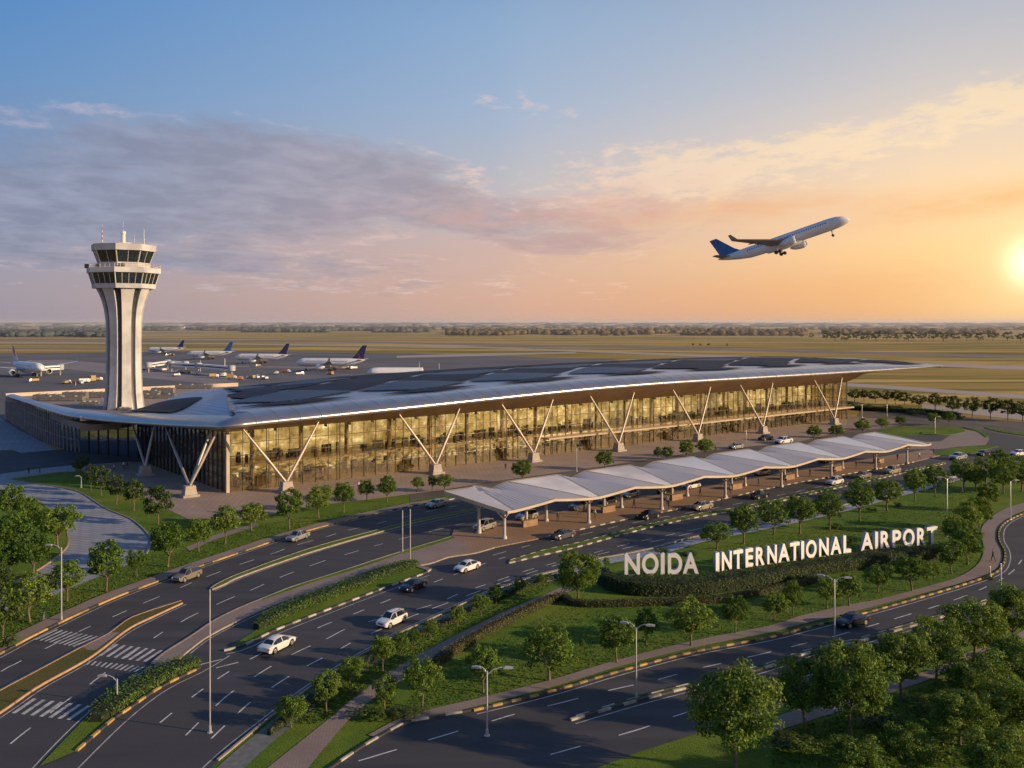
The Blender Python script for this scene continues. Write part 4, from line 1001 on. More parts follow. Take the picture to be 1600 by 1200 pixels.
def row(lst, phrase, group, kind='n', frm='from the left', name='tree'):
    for k, it in enumerate(lst):
        x, y, top, wpx = it[:4]; adj = it[4] if len(it) > 4 else None
        lb = (f'{adj}, ' if adj else '') + f'{ORD[k]} tree {frm} {phrase}'
        tree(x, y, top, wpx, lb, group, it[5] if len(it) > 5 else kind, name=name)
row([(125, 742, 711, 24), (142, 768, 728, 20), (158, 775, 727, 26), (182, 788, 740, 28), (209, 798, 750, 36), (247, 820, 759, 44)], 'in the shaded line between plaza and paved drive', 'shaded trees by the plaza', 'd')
row([(47, 972, 900, 64, 'round crowned'), (105, 940, 877, 55), (166, 925, 850, 60, 'large'), (214, 900, 861, 30, 'small conical'), (262, 886, 820, 54), (311, 862, 811, 38), (352, 850, 795, 44), (393, 829, 787, 46), (452, 826, 768, 46), (498, 810, 761, 40), (537, 801, 756, 34), (573, 783, 750, 24, 'slim'), (605, 785, 747, 30)], 'on the lawn above the upper kerb', 'lawn trees along the upper kerb')
row([(652, 769, 745, 20), (675, 768, 744, 15, 'slim'), (694, 769, 742, 26), (816, 756, 721, 32), (945, 735, 704, 28), (1028, 719, 700, 14, 'tiny'), (1043, 723, 698, 18), (1073, 719, 689, 26), (1102, 715, 686, 26), (1272, 690, 666, 22), (1307, 685, 664, 24)], 'in the verge between forecourt road and canopy', 'verge trees behind the canopy')
row([(1348, 679, 656, 24), (1378, 672, 653, 20), (1407, 667, 651, 20), (1459, 666, 646, 18), (1483, 665, 643, 20)], 'around the pink forecourt at the far right', 'trees round the far forecourt')
row([(18, 820, 758, 42, 'sunlit yellowish'), (48, 845, 783, 40), (90, 856, 792, 60, 'spreading'), (22, 880, 805, 66), (52, 902, 835, 54), (6, 905, 850, 50)], 'on the raised lawn inside the paved bend', 'trees inside the paved bend')
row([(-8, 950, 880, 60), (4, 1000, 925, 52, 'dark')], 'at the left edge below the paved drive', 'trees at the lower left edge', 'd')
row([(455, 1137, 1090, 48), (510, 1112, 1053, 48), (547, 1079, 1029, 40), (598, 1049, 995, 38), (625, 1030, 988, 28), (648, 1012, 985, 22, 'bushy'), (673, 1000, 968, 22, 'bushy'), (715, 980, 948, 26), (752, 963, 930, 26), (775, 944, 914, 22), (812, 929, 903, 18, 'thin'), (845, 916, 898, 14, 'tiny'), (947, 889, 871, 12, 'tiny')], 'on the planted strip beside the wide carriageway', 'young trees on the roadside strip', frm='from the bottom')
row([(602, 1113, 1060, 42), (660, 1106, 1032, 54), (755, 1082, 1012, 54), (858, 1064, 982, 82, 'broad'), (910, 1016, 1000, 10, 'tiny bushy'), (964, 1036, 963, 58), (1010, 1008, 954, 40), (1080, 1010, 939, 70, 'broad'), (1149, 990, 934, 46), (1210, 970, 925, 40), (1239, 963, 912, 36), (1292, 951, 902, 42), (1327, 948, 900, 42), (1372, 926, 884, 44), (1425, 924, 871, 58, 'broad'), (1460, 908, 880, 20, 'small')], 'on the lower lawn below the sign', 'trees on the lower lawn')
tree(903, 945, 866, 62, 'large round tree beside the first letter of the airport sign', None, 'b')
row([(1120, 858, 819, 50), (1162, 850, 792, 50), (1209, 836, 783, 50), (1250, 834, 777, 48), (1296, 828, 767, 46), (1343, 814, 754, 46), (1386, 798, 750, 44), (1430, 784, 736, 38), (1462, 776, 730, 36), (1506, 767, 721, 44), (1541, 759, 714, 38), (1562, 745, 706, 34), (1590, 742, 712, 36)], 'in the line behind the airport sign', 'trees behind the airport sign')
row([(1487, 897, 848, 46), (1512, 882, 830, 46), (1505, 866, 815, 46), (1492, 852, 806, 40), (1512, 838, 788, 42), (1530, 828, 776, 40), (1545, 800, 758, 36), (1568, 772, 726, 40), (1524, 768, 732, 36), (1596, 768, 722, 44)], 'in the clump on the bend right of the sign', 'clump of trees on the right bend', frm='from the bottom')
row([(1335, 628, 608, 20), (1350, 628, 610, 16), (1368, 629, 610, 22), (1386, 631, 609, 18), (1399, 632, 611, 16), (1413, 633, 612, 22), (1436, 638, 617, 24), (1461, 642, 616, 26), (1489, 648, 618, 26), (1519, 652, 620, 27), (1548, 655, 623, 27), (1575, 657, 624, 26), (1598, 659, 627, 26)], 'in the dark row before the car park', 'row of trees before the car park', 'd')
row([(1150, 1205, 1052, 124, 'big pale green'), (1258, 1140, 1036, 86), (1330, 1150, 1010, 106, 'wide crowned'), (1408, 1094, 990, 82), (1463, 1062, 969, 72), (1522, 1034, 944, 86), (1582, 1012, 919, 66)], 'in the foreground row beside the right road', 'foreground trees beside the right road', 'b')
row([(1530, 1110, 1025, 96), (1600, 1085, 1000, 80), (1500, 1165, 1082, 86), (1592, 1160, 1068, 90), (1420, 1215, 1140, 70), (1340, 1235, 1160, 80), (1560, 1240, 1150, 96)], 'in the dark grove at the lower right corner', 'grove at the lower right corner', 'b')

# --- low bushes
def bush_mesh(seed):
    rnd = random.Random(seed); V = []; Fc = []
    for _ in range(16):
        c_ = Vector((rnd.uniform(-.35, .35), rnd.uniform(-.35, .35), rnd.uniform(.15, .6))); r = rnd.uniform(.15, .3)
        for _ in range(34):
            d = Vector((rnd.gauss(0, 1), rnd.gauss(0, 1), abs(rnd.gauss(0, 1)))).normalized(); leafquad(V, Fc, c_ + d*r, d + Vector((rnd.uniform(-.5, .5), rnd.uniform(-.5, .5), .3)), .06, rnd)
    return mkmesh('bush', V, Fc, leaf_dark)
BU = [bush_mesh(k) for k in range(3)]
def bush(x, y, wpx, hpx, label, m=None):
    s_ = (y-HY)/H; o = bpy.data.objects.new('bush', BU[int(x) % 3]); COL.objects.link(o)
    o.location = G(x, y); o.scale = (wpx/s_, wpx/s_, hpx/s_); o.rotation_euler = (0, 0, x*.37); tag(o, label, 'bush', 'low bushes')
for x, y, w_, h_, l in [(1305, 826, 20, 12, 'dark bush at the foot of the fifth tree behind the sign'), (1362, 801, 18, 11, 'dark bush between trees behind the end of the sign'), (1403, 792, 14, 9, 'small bush right of the sign trees'), (1330, 848, 16, 9, 'low bush just above the word INTERNATIONAL'), (1440, 840, 26, 8, 'flat wide bush above the word AIRPORT'), (900, 752, 18, 8, 'low shrub in the verge behind the canopy'), (1395, 640, 30, 9, 'dark shrub mass before the far row of trees'), (1430, 648, 26, 9, 'dark shrub at the middle of the far verge'), (1350, 640, 34, 10, 'long shrub mass right of the terminal end'), (1500, 656, 14, 9, 'round dark shrub at the far road bend'), (1322, 634, 24, 10, 'shrub beside the glass end of the terminal'), (1470, 655, 20, 8, 'shrub by the far road'), (1240, 1165, 60, 26, 'dark undergrowth under the foreground trees'), (1380, 1140, 70, 26, 'wide dark undergrowth in the grove'), (1450, 1115, 60, 22, 'undergrowth behind the grove trees'), (1560, 1060, 70, 30, 'undergrowth at the right edge'), (12, 1010, 40, 22, 'bush at the left picture edge by the pavement'), (30, 935, 34, 18, 'bush beside the paved drive'), (1545, 905, 16, 7, 'low bush at the tip of the lower lawn'), (1080, 868, 26, 8, 'low shrub behind the word NOIDA'), (1035, 862, 24, 7, 'low shrub at the sign lawn edge'), (575, 1122, 50, 22, 'dense shrub at the corner of the diagonal path'), (600, 1100, 34, 16, 'shrub by the corner of the lower lawn'), (635, 1118, 50, 16, 'shrub along the lower lawn border')]:
    bush(x, y, w_, h_, l)

# --- hedges: clipped boxes of leaves
def hedge(name, P, w0, h0, m, label, dens=60, ls=.10, wob=.12, group=None, z0=.1, taper=True, seedo=0):
    rnd = random.Random(len(label)*7+seedo); P = resample(P, .8); N = normals2(P); n = len(P)
    def wh(i):
        e = min(1, (min(i, n-1-i)+.6)/3) if taper else 1
        return w0*e**.5*(1+.10*noise.noise(P[i]*.5)), h0*(.65+.35*e)*(1+wob*noise.noise(P[i]*.9+Vector((5, 0, 0))))
    cb_ = MB(); rows_ = []
    for i, (p, nn) in enumerate(zip(P, N)):
        w_, h_ = wh(i); w_ *= .9; h_ *= .92
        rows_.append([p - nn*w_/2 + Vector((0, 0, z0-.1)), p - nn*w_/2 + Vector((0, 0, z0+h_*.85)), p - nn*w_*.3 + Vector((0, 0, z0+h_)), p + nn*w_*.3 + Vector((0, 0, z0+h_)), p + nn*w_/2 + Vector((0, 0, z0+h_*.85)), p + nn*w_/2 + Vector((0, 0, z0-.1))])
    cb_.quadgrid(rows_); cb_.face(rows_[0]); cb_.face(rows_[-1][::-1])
    base = P[0].copy(); t = thing(name, label, 'hedge', tuple(base), group); cb_.build('shade_box', core_m, t)  # near-black inner box: shade between the leaves put into its colour
    V = []; Fc = []
    for i in range(n-1):
        L = (P[i+1]-P[i]).length; w_, h_ = wh(i); per = w_ + 2*h_
        for _ in range(int(dens*L*per)):
            u = rnd.uniform(0, per); q = P[i].lerp(P[i+1], rnd.random()); nn = N[i]
            if u < h_: p = q - nn*w_/2 + Vector((0, 0, z0+u)); d = -nn
            elif u < h_ + w_: p = q + nn*(u-h_-w_/2) + Vector((0, 0, z0+h_)); d = Vector((0, 0, 1))
            else: p = q + nn*w_/2 + Vector((0, 0, z0+u-h_-w_)); d = nn
            p += Vector((rnd.gauss(0, .05), rnd.gauss(0, .05), rnd.gauss(0, .05)))*(1+ls*4)
            leafquad(V, Fc, p - base, d + Vector((rnd.uniform(-.8, .8), rnd.uniform(-.8, .8), rnd.uniform(-.2, .9))), ls, rnd)
    o = bpy.data.objects.new('foliage', mkmesh('foliage', V, Fc, m)); COL.objects.link(o); o.parent = t
    return t
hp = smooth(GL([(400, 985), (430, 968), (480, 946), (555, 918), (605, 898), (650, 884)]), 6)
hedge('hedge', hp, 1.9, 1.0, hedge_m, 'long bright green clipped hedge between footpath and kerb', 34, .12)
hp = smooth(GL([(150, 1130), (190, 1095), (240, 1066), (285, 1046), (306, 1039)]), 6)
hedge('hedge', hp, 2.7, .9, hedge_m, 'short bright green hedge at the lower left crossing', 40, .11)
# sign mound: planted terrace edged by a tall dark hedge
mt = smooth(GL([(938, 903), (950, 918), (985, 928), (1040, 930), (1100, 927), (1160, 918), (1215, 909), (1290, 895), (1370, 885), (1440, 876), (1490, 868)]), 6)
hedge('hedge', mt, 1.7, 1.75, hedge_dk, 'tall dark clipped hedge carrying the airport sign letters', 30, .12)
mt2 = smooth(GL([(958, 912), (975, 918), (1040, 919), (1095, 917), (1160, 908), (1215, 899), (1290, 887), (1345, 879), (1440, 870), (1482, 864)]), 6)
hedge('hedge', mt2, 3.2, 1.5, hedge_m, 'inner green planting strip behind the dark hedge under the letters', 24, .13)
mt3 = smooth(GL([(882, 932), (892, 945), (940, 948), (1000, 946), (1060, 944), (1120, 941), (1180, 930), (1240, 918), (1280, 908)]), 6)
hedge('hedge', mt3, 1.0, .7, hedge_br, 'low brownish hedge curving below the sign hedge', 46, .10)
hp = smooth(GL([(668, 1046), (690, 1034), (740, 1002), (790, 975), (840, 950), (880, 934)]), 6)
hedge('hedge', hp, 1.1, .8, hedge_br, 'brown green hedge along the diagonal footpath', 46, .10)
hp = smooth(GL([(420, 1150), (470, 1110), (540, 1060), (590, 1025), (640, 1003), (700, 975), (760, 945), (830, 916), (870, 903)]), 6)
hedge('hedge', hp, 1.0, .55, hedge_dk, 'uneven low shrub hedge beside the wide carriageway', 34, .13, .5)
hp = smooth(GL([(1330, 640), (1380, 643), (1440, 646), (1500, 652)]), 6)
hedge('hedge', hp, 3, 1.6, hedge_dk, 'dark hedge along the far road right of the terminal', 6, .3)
# grass tufts over the nearest lawns
rnd = random.Random(99); V = []; Fc = []
def tufts(poly, n, hgt):
    xs = [p[0] for p in poly]; ys = [p[1] for p in poly]; k = 0
    while k < n:
        x, y = rnd.uniform(min(xs), max(xs)), rnd.uniform(min(ys), max(ys)); ins = False; j = len(poly)-1
        for i in range(len(poly)):
            if (poly[i][1] > y) != (poly[j][1] > y) and x < (poly[j][0]-poly[i][0])*(y-poly[i][1])/(poly[j][1]-poly[i][1]) + poly[i][0]: ins = not ins
            j = i
        if not ins: continue
        k += 1; p = G(x, y) + Vector((0, 0, .03)); a = rnd.uniform(0, 6.28); d = Vector((math.cos(a), math.sin(a), 0))*rnd.uniform(.06, .2); h_ = hgt*rnd.uniform(.5, 1.5)
        i = len(V); V.extend([tuple(p-d), tuple(p+d), tuple(p + Vector((rnd.uniform(-.1, .1), rnd.uniform(-.1, .1), h_)))]); Fc.append((i, i+1, i+2))
tufts([(620, 1112), (680, 1048), (880, 948), (1120, 945), (1290, 905), (1490, 860), (1535, 855), (1500, 900), (1370, 936), (1200, 985), (970, 1038), (740, 1095)], 9000, .07)
tufts([(0, 1018), (120, 955), (300, 882), (400, 850), (600, 795), (700, 775), (600, 790), (400, 820), (300, 860), (235, 868), (82, 935), (0, 965)], 6000, .10)
tufts([(430, 1131), (500, 1085), (640, 1005), (870, 905), (840, 930), (680, 1005), (500, 1131)], 3000, .10)
tufts([(1100, 858), (1300, 822), (1500, 765), (1560, 780), (1500, 840), (1440, 845), (1200, 880)], 4000, .10)
tufts([(1206, 1150), (1400, 1090), (1600, 1010), (1600, 1200), (1206, 1200)], 5000, .14)
o = bpy.data.objects.new('grass', mkmesh('grass', V, Fc, leafmat('grass_blades', [(.2, (.035, .07, .012)), (.5, (.06, .11, .018)), (.85, (.10, .15, .025))], .3))); COL.objects.link(o)
tag(o, 'rough grass tufts growing over the lawns', 'grass', kind='stuff')

# --- far woods
def far_leaf(name, c1, c2):  # distance haze and warm evening light towards the right put into leaf colour
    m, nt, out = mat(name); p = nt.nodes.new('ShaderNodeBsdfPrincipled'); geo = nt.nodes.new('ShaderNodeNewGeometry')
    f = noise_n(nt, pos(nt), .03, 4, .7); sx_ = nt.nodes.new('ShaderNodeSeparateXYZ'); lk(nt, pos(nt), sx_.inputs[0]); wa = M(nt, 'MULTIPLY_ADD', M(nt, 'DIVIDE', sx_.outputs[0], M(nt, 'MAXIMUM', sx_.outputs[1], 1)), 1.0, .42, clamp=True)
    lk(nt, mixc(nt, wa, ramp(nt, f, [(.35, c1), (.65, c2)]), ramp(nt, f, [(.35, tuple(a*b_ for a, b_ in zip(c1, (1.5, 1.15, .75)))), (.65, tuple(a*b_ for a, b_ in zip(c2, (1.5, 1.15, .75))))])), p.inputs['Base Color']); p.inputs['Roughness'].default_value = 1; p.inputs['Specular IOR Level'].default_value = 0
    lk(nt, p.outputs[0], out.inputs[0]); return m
def blobs(seed, items, m, label, name='distant_wood'):
    rnd = random.Random(seed); bm = bmesh.new(); bmesh.ops.create_icosphere(bm, subdivisions=2, radius=1); bv = [v.co.copy() for v in bm.verts]; bf = [[v.index for v in f.verts] for f in bm.faces]; bm.free()
    V = []; Fc = []
    for (p, r, h_) in items:
        i = len(V); o = rnd.uniform(0, 50)
        for v in bv:
            k = 1 + .42*noise.noise(v*2.3 + Vector((o, 0, 0)))
            V.append((p.x + v.x*r*k, p.y + v.y*r*k, h_*.45 + v.z*h_*.58*k))
        Fc += [tuple(i+a for a in f) for f in bf]
    o = bpy.data.objects.new(name, mkmesh(name, V, Fc, m)); COL.objects.link(o); tag(o, label, 'wood', kind='stuff')
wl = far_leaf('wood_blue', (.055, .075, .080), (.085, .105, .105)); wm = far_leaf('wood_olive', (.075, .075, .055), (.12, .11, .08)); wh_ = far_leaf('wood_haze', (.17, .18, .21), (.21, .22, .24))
def scat(seed, x0, x1, y0, y1, n, r0, r1, h0, h1, gaps=0.0):
    rnd = random.Random(seed); out = []
    for _ in range(n):
        x = rnd.uniform(x0, x1); y = rnd.uniform(y0, y1)
        if gaps and noise.noise(Vector((x*.012, y*.35, seed))) < gaps - .35: continue
        p = G(x, y); out.append((p, rnd.uniform(r0, r1), rnd.uniform(h0, h1)))
    return out
blobs(1, scat(1, -250, 170, 515, 527, 1600, 8, 15, 8, 14, .15), wl, 'bluish wood beyond the apron at left')
blobs(2, scat(2, 230, 430, 511, 517, 500, 14, 24, 10, 15, .2) + scat(3, 380, 670, 514.5, 519.5, 1000, 9, 17, 10, 16, .2), wl, 'green wood belt left of centre')
blobs(3, scat(4, 700, 1260, 518.5, 524.5, 1500, 7, 13, 9, 16, .2), wm, 'dark wood belt across the middle of the plain')
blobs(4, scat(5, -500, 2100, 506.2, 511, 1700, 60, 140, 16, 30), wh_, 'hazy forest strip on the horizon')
blobs(5, scat(6, -500, 2100, 510.5, 516, 1800, 18, 40, 10, 17, .3), far_leaf('wood_mid', (.11, .125, .13), (.14, .15, .145)), 'middle distance wood patches')
blobs(6, scat(7, 1290, 1560, 519.5, 522.5, 320, 9, 15, 10, 16), wm, 'olive wood behind the row of single trees at right')
row([(x, 532 + (i % 3), 516 + (i*7 % 5), 13 + (i*5 % 7)) for i, x in enumerate((1291, 1305, 1322, 1338, 1352, 1369, 1386, 1402, 1420, 1441, 1458, 1474, 1492, 1511, 1530, 1551, 1574, 1595))], 'in the distant line on the plain at right', 'distant trees in a line on the plain', 'f')
row([(1236, 527, 520, 7), (1252, 528, 521, 7), (1268, 529, 520, 8), (1083, 541, 536, 4), (1094, 541, 537, 4), (1107, 541, 536, 5), (1136, 541, 537, 4)], 'among the lone field trees right of centre', 'lone field trees', 'f')
# evening haze lying over the far plain
m, nt, out = mat('haze'); vs = nt.nodes.new('ShaderNodeVolumeScatter'); vs.inputs['Color'].default_value = (.95, .93, .95, 1); vs.inputs['Density'].default_value = .00010; vs.inputs['Anisotropy'].default_value = .2; lk(nt, vs.outputs[0], out.inputs['Volume']); m.cycles.homogeneous_volume = True if hasattr(m.cycles, 'homogeneous_volume') else None
b = MB(); b.box((0, 11500, 27), (26000, 21000, 50)); o = b.build('haze', m); struct(o, 'low evening haze over the far plain')
# far town buildings
rnd = random.Random(5); bw_ = surf('far_wall', (.42, .38, .36), (.55, .50, .46), .02)
for k, (x, y, L_, h_) in enumerate([(18, 508, 60, 20), (36, 509, 90, 14), (60, 508.5, 120, 16), (100, 509, 60, 22), (150, 519, 70, 9), (262, 514, 80, 9), (280, 513.5, 60, 10), (300, 513, 50, 10), (470, 516, 50, 7), (512, 511, 90, 10), (1190, 520, 40, 7), (955, 519, 50, 8)]):
    p = G(x, y); t = thing('far_building', ORD[k] + ' tiny pale building from the left on the horizon', 'building', tuple(p), 'far pale buildings')
    bb = MB(); bb.box(p + Vector((0, 0, h_/2)), (L_, 20, h_)); bb.build('wall', bw_, t)
    bb = MB(); bb.box(p + Vector((0, 0, h_+.8)), (L_*1.03, 22, 1.6)); bb.build('roof', conc, t)

# ================================================================== AIRPORT SIGN
let_m = surf('sign_face', (.74, .73, .73), (.82, .80, .79), .6, .4); let_s = surf('sign_side', (.30, .34, .40), (.38, .42, .48), .6, .5)
p0 = G(1220, 888, 1.6); sign = thing('airport_sign', 'huge white standing letters reading NOIDA INTERNATIONAL AIRPORT on the hedge', 'sign', tuple(p0))
def letter(ch, x0, x1, line, hgt, depth=.55):
    (xa, ya), (xb, yb) = line; A_ = G(xa, ya, 1.55); B_ = G(xb, yb, 1.55)
    d = (B_ - A_); d.z = 0; 
    def onl(x):
        k = (x-800)/F; t = (k*A_.y - A_.x)/(d.x - k*d.y); return A_ + d*t
    q0, q1 = onl(x0), onl(x1); wd = (q1-q0).length; dn = d.normalized()
    cu = bpy.data.curves.new('letter', 'FONT'); cu.body = ch; cu.size = 1; cu.extrude = .001; cu.offset = .030
    ob = bpy.data.objects.new('tmp', cu); me = bpy.data.meshes.new_from_object(ob); bpy.data.objects.remove(ob); 
    xs = [v.co.x for v in me.vertices]; ys = [v.co.y for v in me.vertices]; x_0, x_1, y_0, y_1 = min(xs), max(xs), min(ys), max(ys)
    nf = Vector((dn.y, -dn.x, 0))
    for v in me.vertices:
        u = (v.co.x-x_0)/(x_1-x_0)*wd; z = (v.co.y-y_0)/(y_1-y_0)*hgt; f_ = depth if v.co.z < 0 else 0
        w3 = q0 + dn*u + Vector((0, 0, z)) - nf*f_ ; v.co = w3 - p0
    me.materials.clear(); me.materials.append(let_m); me.materials.append(let_s); me.update()
    bm = bmesh.new(); bm.from_mesh(me); bmesh.ops.recalc_face_normals(bm, faces=bm.faces[:])
    for f in bm.faces: f.material_index = 0 if abs(f.normal.dot(nf)) > .7 else 1
    bm.to_mesh(me); bm.free()
    o = bpy.data.objects.new('letter', me); COL.objects.link(o); o.parent = sign
    fb_ = MB(); c_ = (q0+q1)/2 - nf*depth/2; fb_.box(c_ + Vector((0, 0, -.8)), (wd*.5, .3, 1.6), math.atan2(dn.y, dn.x)); pst = fb_.build('post', steel, sign)
L1 = ((976, 898), (1092, 897)); L2 = ((1117, 894), (1330, 863)); L3 = ((1345, 861), (1465, 849.5))
for ch, a, b_ in (('N', 976, 1000), ('O', 1003, 1029), ('I', 1032.5, 1038.5), ('D', 1043.5, 1066), ('A', 1066.5, 1092)): letter(ch, a, b_, L1, 2.85)
for ch, a, b_ in (('I', 1118.5, 1124), ('N', 1128, 1143.5), ('T', 1146, 1161), ('E', 1165, 1177), ('R', 1181, 1195), ('N', 1199, 1214), ('A', 1216, 1234), ('T', 1234.5, 1249.5), ('I', 1252, 1256.5), ('O', 1259.5, 1276), ('N', 1280, 1295), ('A', 1297.5, 1315), ('L', 1318, 1330)): letter(ch, a, b_, L2, 2.62)
for ch, a, b_ in (('A', 1345.5, 1364.5), ('I', 1367.5, 1372), ('R', 1376, 1391), ('P', 1394.5, 1408), ('O', 1411, 1429), ('R', 1433, 1447), ('T', 1448.5, 1465)): letter(ch, a, b_, L3, 2.68)

# ================================================================== STREET LAMPS
lampm = surf('lamp_metal', (.42, .42, .42), (.52, .51, .50), 1, .4, metal=.4); lensm = surf('lamp_lens', (.55, .53, .48), (.65, .62, .56), 1, .3)
def lamp(x, y, top, label, arms, group='street lamps', r=.09, ang=None):
    p = G(x, y); s_ = (y-HY)/H; h_ = (y-top)/s_; t = thing('street_lamp', label, 'street lamp', tuple(p), group)
    bb = MB(); bb.lathe([(.28, 0), (.26, .08), (.14, .1), (.13, .6), (r, .62), (r*.7, h_-.1), (0.01, h_)], tuple(p), 8); bb.build('pole', lampm, t, smooth=True, angle=40)
    for (ax, ay, L_) in arms:
        d = Vector((ax, ay, 0)).normalized(); a = p + Vector((0, 0, h_-.35)); pts = [a, a + d*L_*.35 + Vector((0, 0, .42)), a + d*L_*.75 + Vector((0, 0, .60)), a + d*L_ + Vector((0, 0, .55))]
        bb = MB(); bb.path(pts, [.055, .05, .045, .04], 6); am = bb.build('arm', lampm, t, smooth=True)
        hb = MB(); e = pts[-1]; hb.box(e + d*.35 + Vector((0, 0, .0)), (.85, .30, .12), math.atan2(d.y, d.x)); hb.box(e + d*.30 + Vector((0, 0, .08)), (.5, .2, .08), math.atan2(d.y, d.x)); hd = hb.build('lamp_head', lampm, t)
        hb = MB(); hb.box(e + d*.38 + Vector((0, 0, -.075)), (.55, .24, .03), math.atan2(d.y, d.x)); hb.build('lens', lensm, hd)
lamp(96, 971, 855, 'street lamp on the pavement at left above the zebra crossing', [(-1, .15, 1.3)])
lamp(328, 1145, 920, 'tallest plain pole standing in the foreground at left', [], r=.075)
lamp(183, 1101, 1060, 'short lamp with a curved arm in the short hedge', [(-1, .1, 1.1)])
lamp(641, 884, 795, 'right hand one of the twin slim poles in the hedge end', [])
lamp(629, 864, 797, 'left hand one of the twin slim poles before the canopy', [])
lamp(761, 1150, 1048, 'double armed street lamp at the bottom by the right road', [(1, .1, 1.5), (-1, .3, .6)])
lamp(994, 1094, 979, 'double armed street lamp at the start of the striped median', [(-1, .5, .8), (1, -.2, 1.0)])
lamp(1304, 1008, 905, 'double armed street lamp in the middle of the striped median', [(-1, .6, 1.1), (1, -.1, 1.1)])
lamp(1480, 838, 748, 'slim lamp right of the word AIRPORT', [(1, .3, 1.0), (-1, .2, .8)])
lamp(1579, 812, 752, 'lamp on the right bend beside the road', [(1, 0, .8)])
lamp(1564, 925, 880, 'dark short post on the outside of the right bend', [])
lamp(1547, 901, 884, 'low bollard post by the yellow kerb of the bend', [])
lamp(1347, 653, 632, 'small lamp on the pink forecourt', [(1, 0, 1)])
lamp(1461, 678, 652, 'small lamp on the far green island', [(1, 0, 1)])
lamp(1386, 650, 632, 'small lamp by the far dark hedge', [(1, 0, 1)])
lamp(1166, 690, 672, 'lamp in front of the terminal near the white parked cars', [(1, 0, 1)])
lamp(901, 737, 700, 'dark slim lamp before the entrance ledge', [(1, 0, .8)])
lamp(1504, 768, 745, 'thin lamp among trees at the far right', [(1, 0, 1)])
lamp(69, 968, 955, 'low white post in the left lawn', [])
lamp(127, 762, 745, 'white post in the shaded lawn by the plaza', [(-1, 0, .5)])
lamp(655, 577, 565, 'dark mast on the apron beyond the roof', [], r=.3)
lamp(686, 577, 567, 'second dark mast on the apron beyond the roof', [], r=.3)
# ================================================================== VEHICLES
def paintmat(name, c, metal=.1, rough=.25):
    m, nt, out = mat(name); p = nt.nodes.new('ShaderNodeBsdfPrincipled')
    n = noise_n(nt, pos(nt, obj=True), 1.5, 3); col = ramp(nt, n, [(.3, tuple(x*.92 for x in c)), (.7, c)]); lk(nt, col, p.inputs['Base Color'])
    p.inputs['Roughness'].default_value = rough; p.inputs['Metallic'].default_value = metal; p.inputs['Coat Weight'].default_value = .5; p.inputs['Coat Roughness'].default_value = .08
    lk(nt, p.outputs[0], out.inputs[0]); return m
PM = {'white': paintmat('white_paint', (.72, .70, .68)), 'silver': paintmat('silver_paint', (.42, .42, .42), .5), 'black': paintmat('black_paint', (.012, .012, .014)), 'bronze': paintmat('bronze_paint', (.30, .25, .20), .4), 'grey': paintmat('grey_paint', (.12, .12, .13), .4), 'gold': paintmat('champagne_paint', (.45, .38, .28), .4)}
cglass = surf('car_glass', (.008, .011, .016), (.018, .022, .03), 1, .05, spec=.9, obj=True)
tyre = surf('tyre', (.012, .012, .012), (.025, .025, .025), 3, .8, obj=True); rimm = surf('alloy_rim', (.35, .35, .36), (.5, .5, .5), 3, .3, metal=.7, obj=True)
hlm = surf('headlight', (.50, .52, .55), (.7, .72, .75), 3, .1, obj=True); tlm = surf('taillight', (.45, .02, .015), (.6, .03, .02), 3, .2, obj=True); plast = surf('black_trim', (.012, .012, .013), (.03, .03, .03), 2, .5, obj=True)
plate_m = surf('number_plate', (.6, .6, .55), (.7, .7, .65), 5, .4, obj=True)
SED = [(-2.32, .42, .60, .62, .66, .5), (-2.26, .30, .78, .82, .80, .62), (-1.95, .24, .90, .96, .88, .70), (-1.62, .22, .93, 1.00, .90, .70), (-1.10, .2, .93, 1.30, .91, .60), (-.80, .2, .93, 1.41, .91, .57), (-.12, .2, .92, 1.45, .91, .58), (-.02, .2, .92, 1.45, .91, .58), (.38, .2, .91, 1.40, .91, .57), (.62, .2, .90, 1.31, .91, .59), (1.18, .21, .88, .96, .90, .68), (1.32, .22, .87, .93, .90, .70), (1.9, .24, .78, .82, .87, .68), (2.18, .3, .66, .70, .80, .60), (2.32, .38, .50, .52, .66, .5)]
SUV = [(-2.28, .46, .72, .74, .70, .5), (-2.24, .34, .95, 1.05, .84, .64), (-2.05, .30, 1.04, 1.30, .90, .64), (-1.80, .28, 1.06, 1.56, .92, .62), (-1.25, .27, 1.06, 1.66, .93, .63), (-.60, .27, 1.05, 1.70, .93, .64), (-.08, .27, 1.04, 1.70, .93, .64), (.02, .27, 1.04, 1.70, .93, .64), (.40, .27, 1.03, 1.66, .93, .63), (.62, .27, 1.02, 1.56, .93, .64), (1.12, .28, 1.00, 1.12, .92, .72), (1.26, .28, .99, 1.07, .92, .74), (1.85, .30, .92, .96, .90, .72), (2.15, .34, .80, .83, .84, .64), (2.28, .44, .58, .60, .70, .52)]
PCK = [(-2.42, .46, .78, .80, .78, .6), (-2.38, .38, .98, .99, .86, .78), (-2.0, .32, 1.0, 1.01, .90, .80), (-1.2, .30, 1.0, 1.01, .91, .80), (-.92, .28, 1.0, 1.02, .92, .70), (-.82, .27, 1.0, 1.50, .92, .62), (-.5, .27, 1.0, 1.60, .92, .63), (-.08, .27, 1.0, 1.62, .92, .63), (.02, .27, 1.0, 1.62, .92, .63), (.42, .27, 1.0, 1.58, .92, .62), (.6, .27, .99, 1.48, .92, .63), (1.05, .28, .98, 1.10, .92, .72), (1.2, .28, .97, 1.03, .92, .74), (1.9, .30, .90, .93, .89, .7), (2.2, .34, .78, .80, .84, .64), (2.34, .44, .58, .60, .7, .52)]
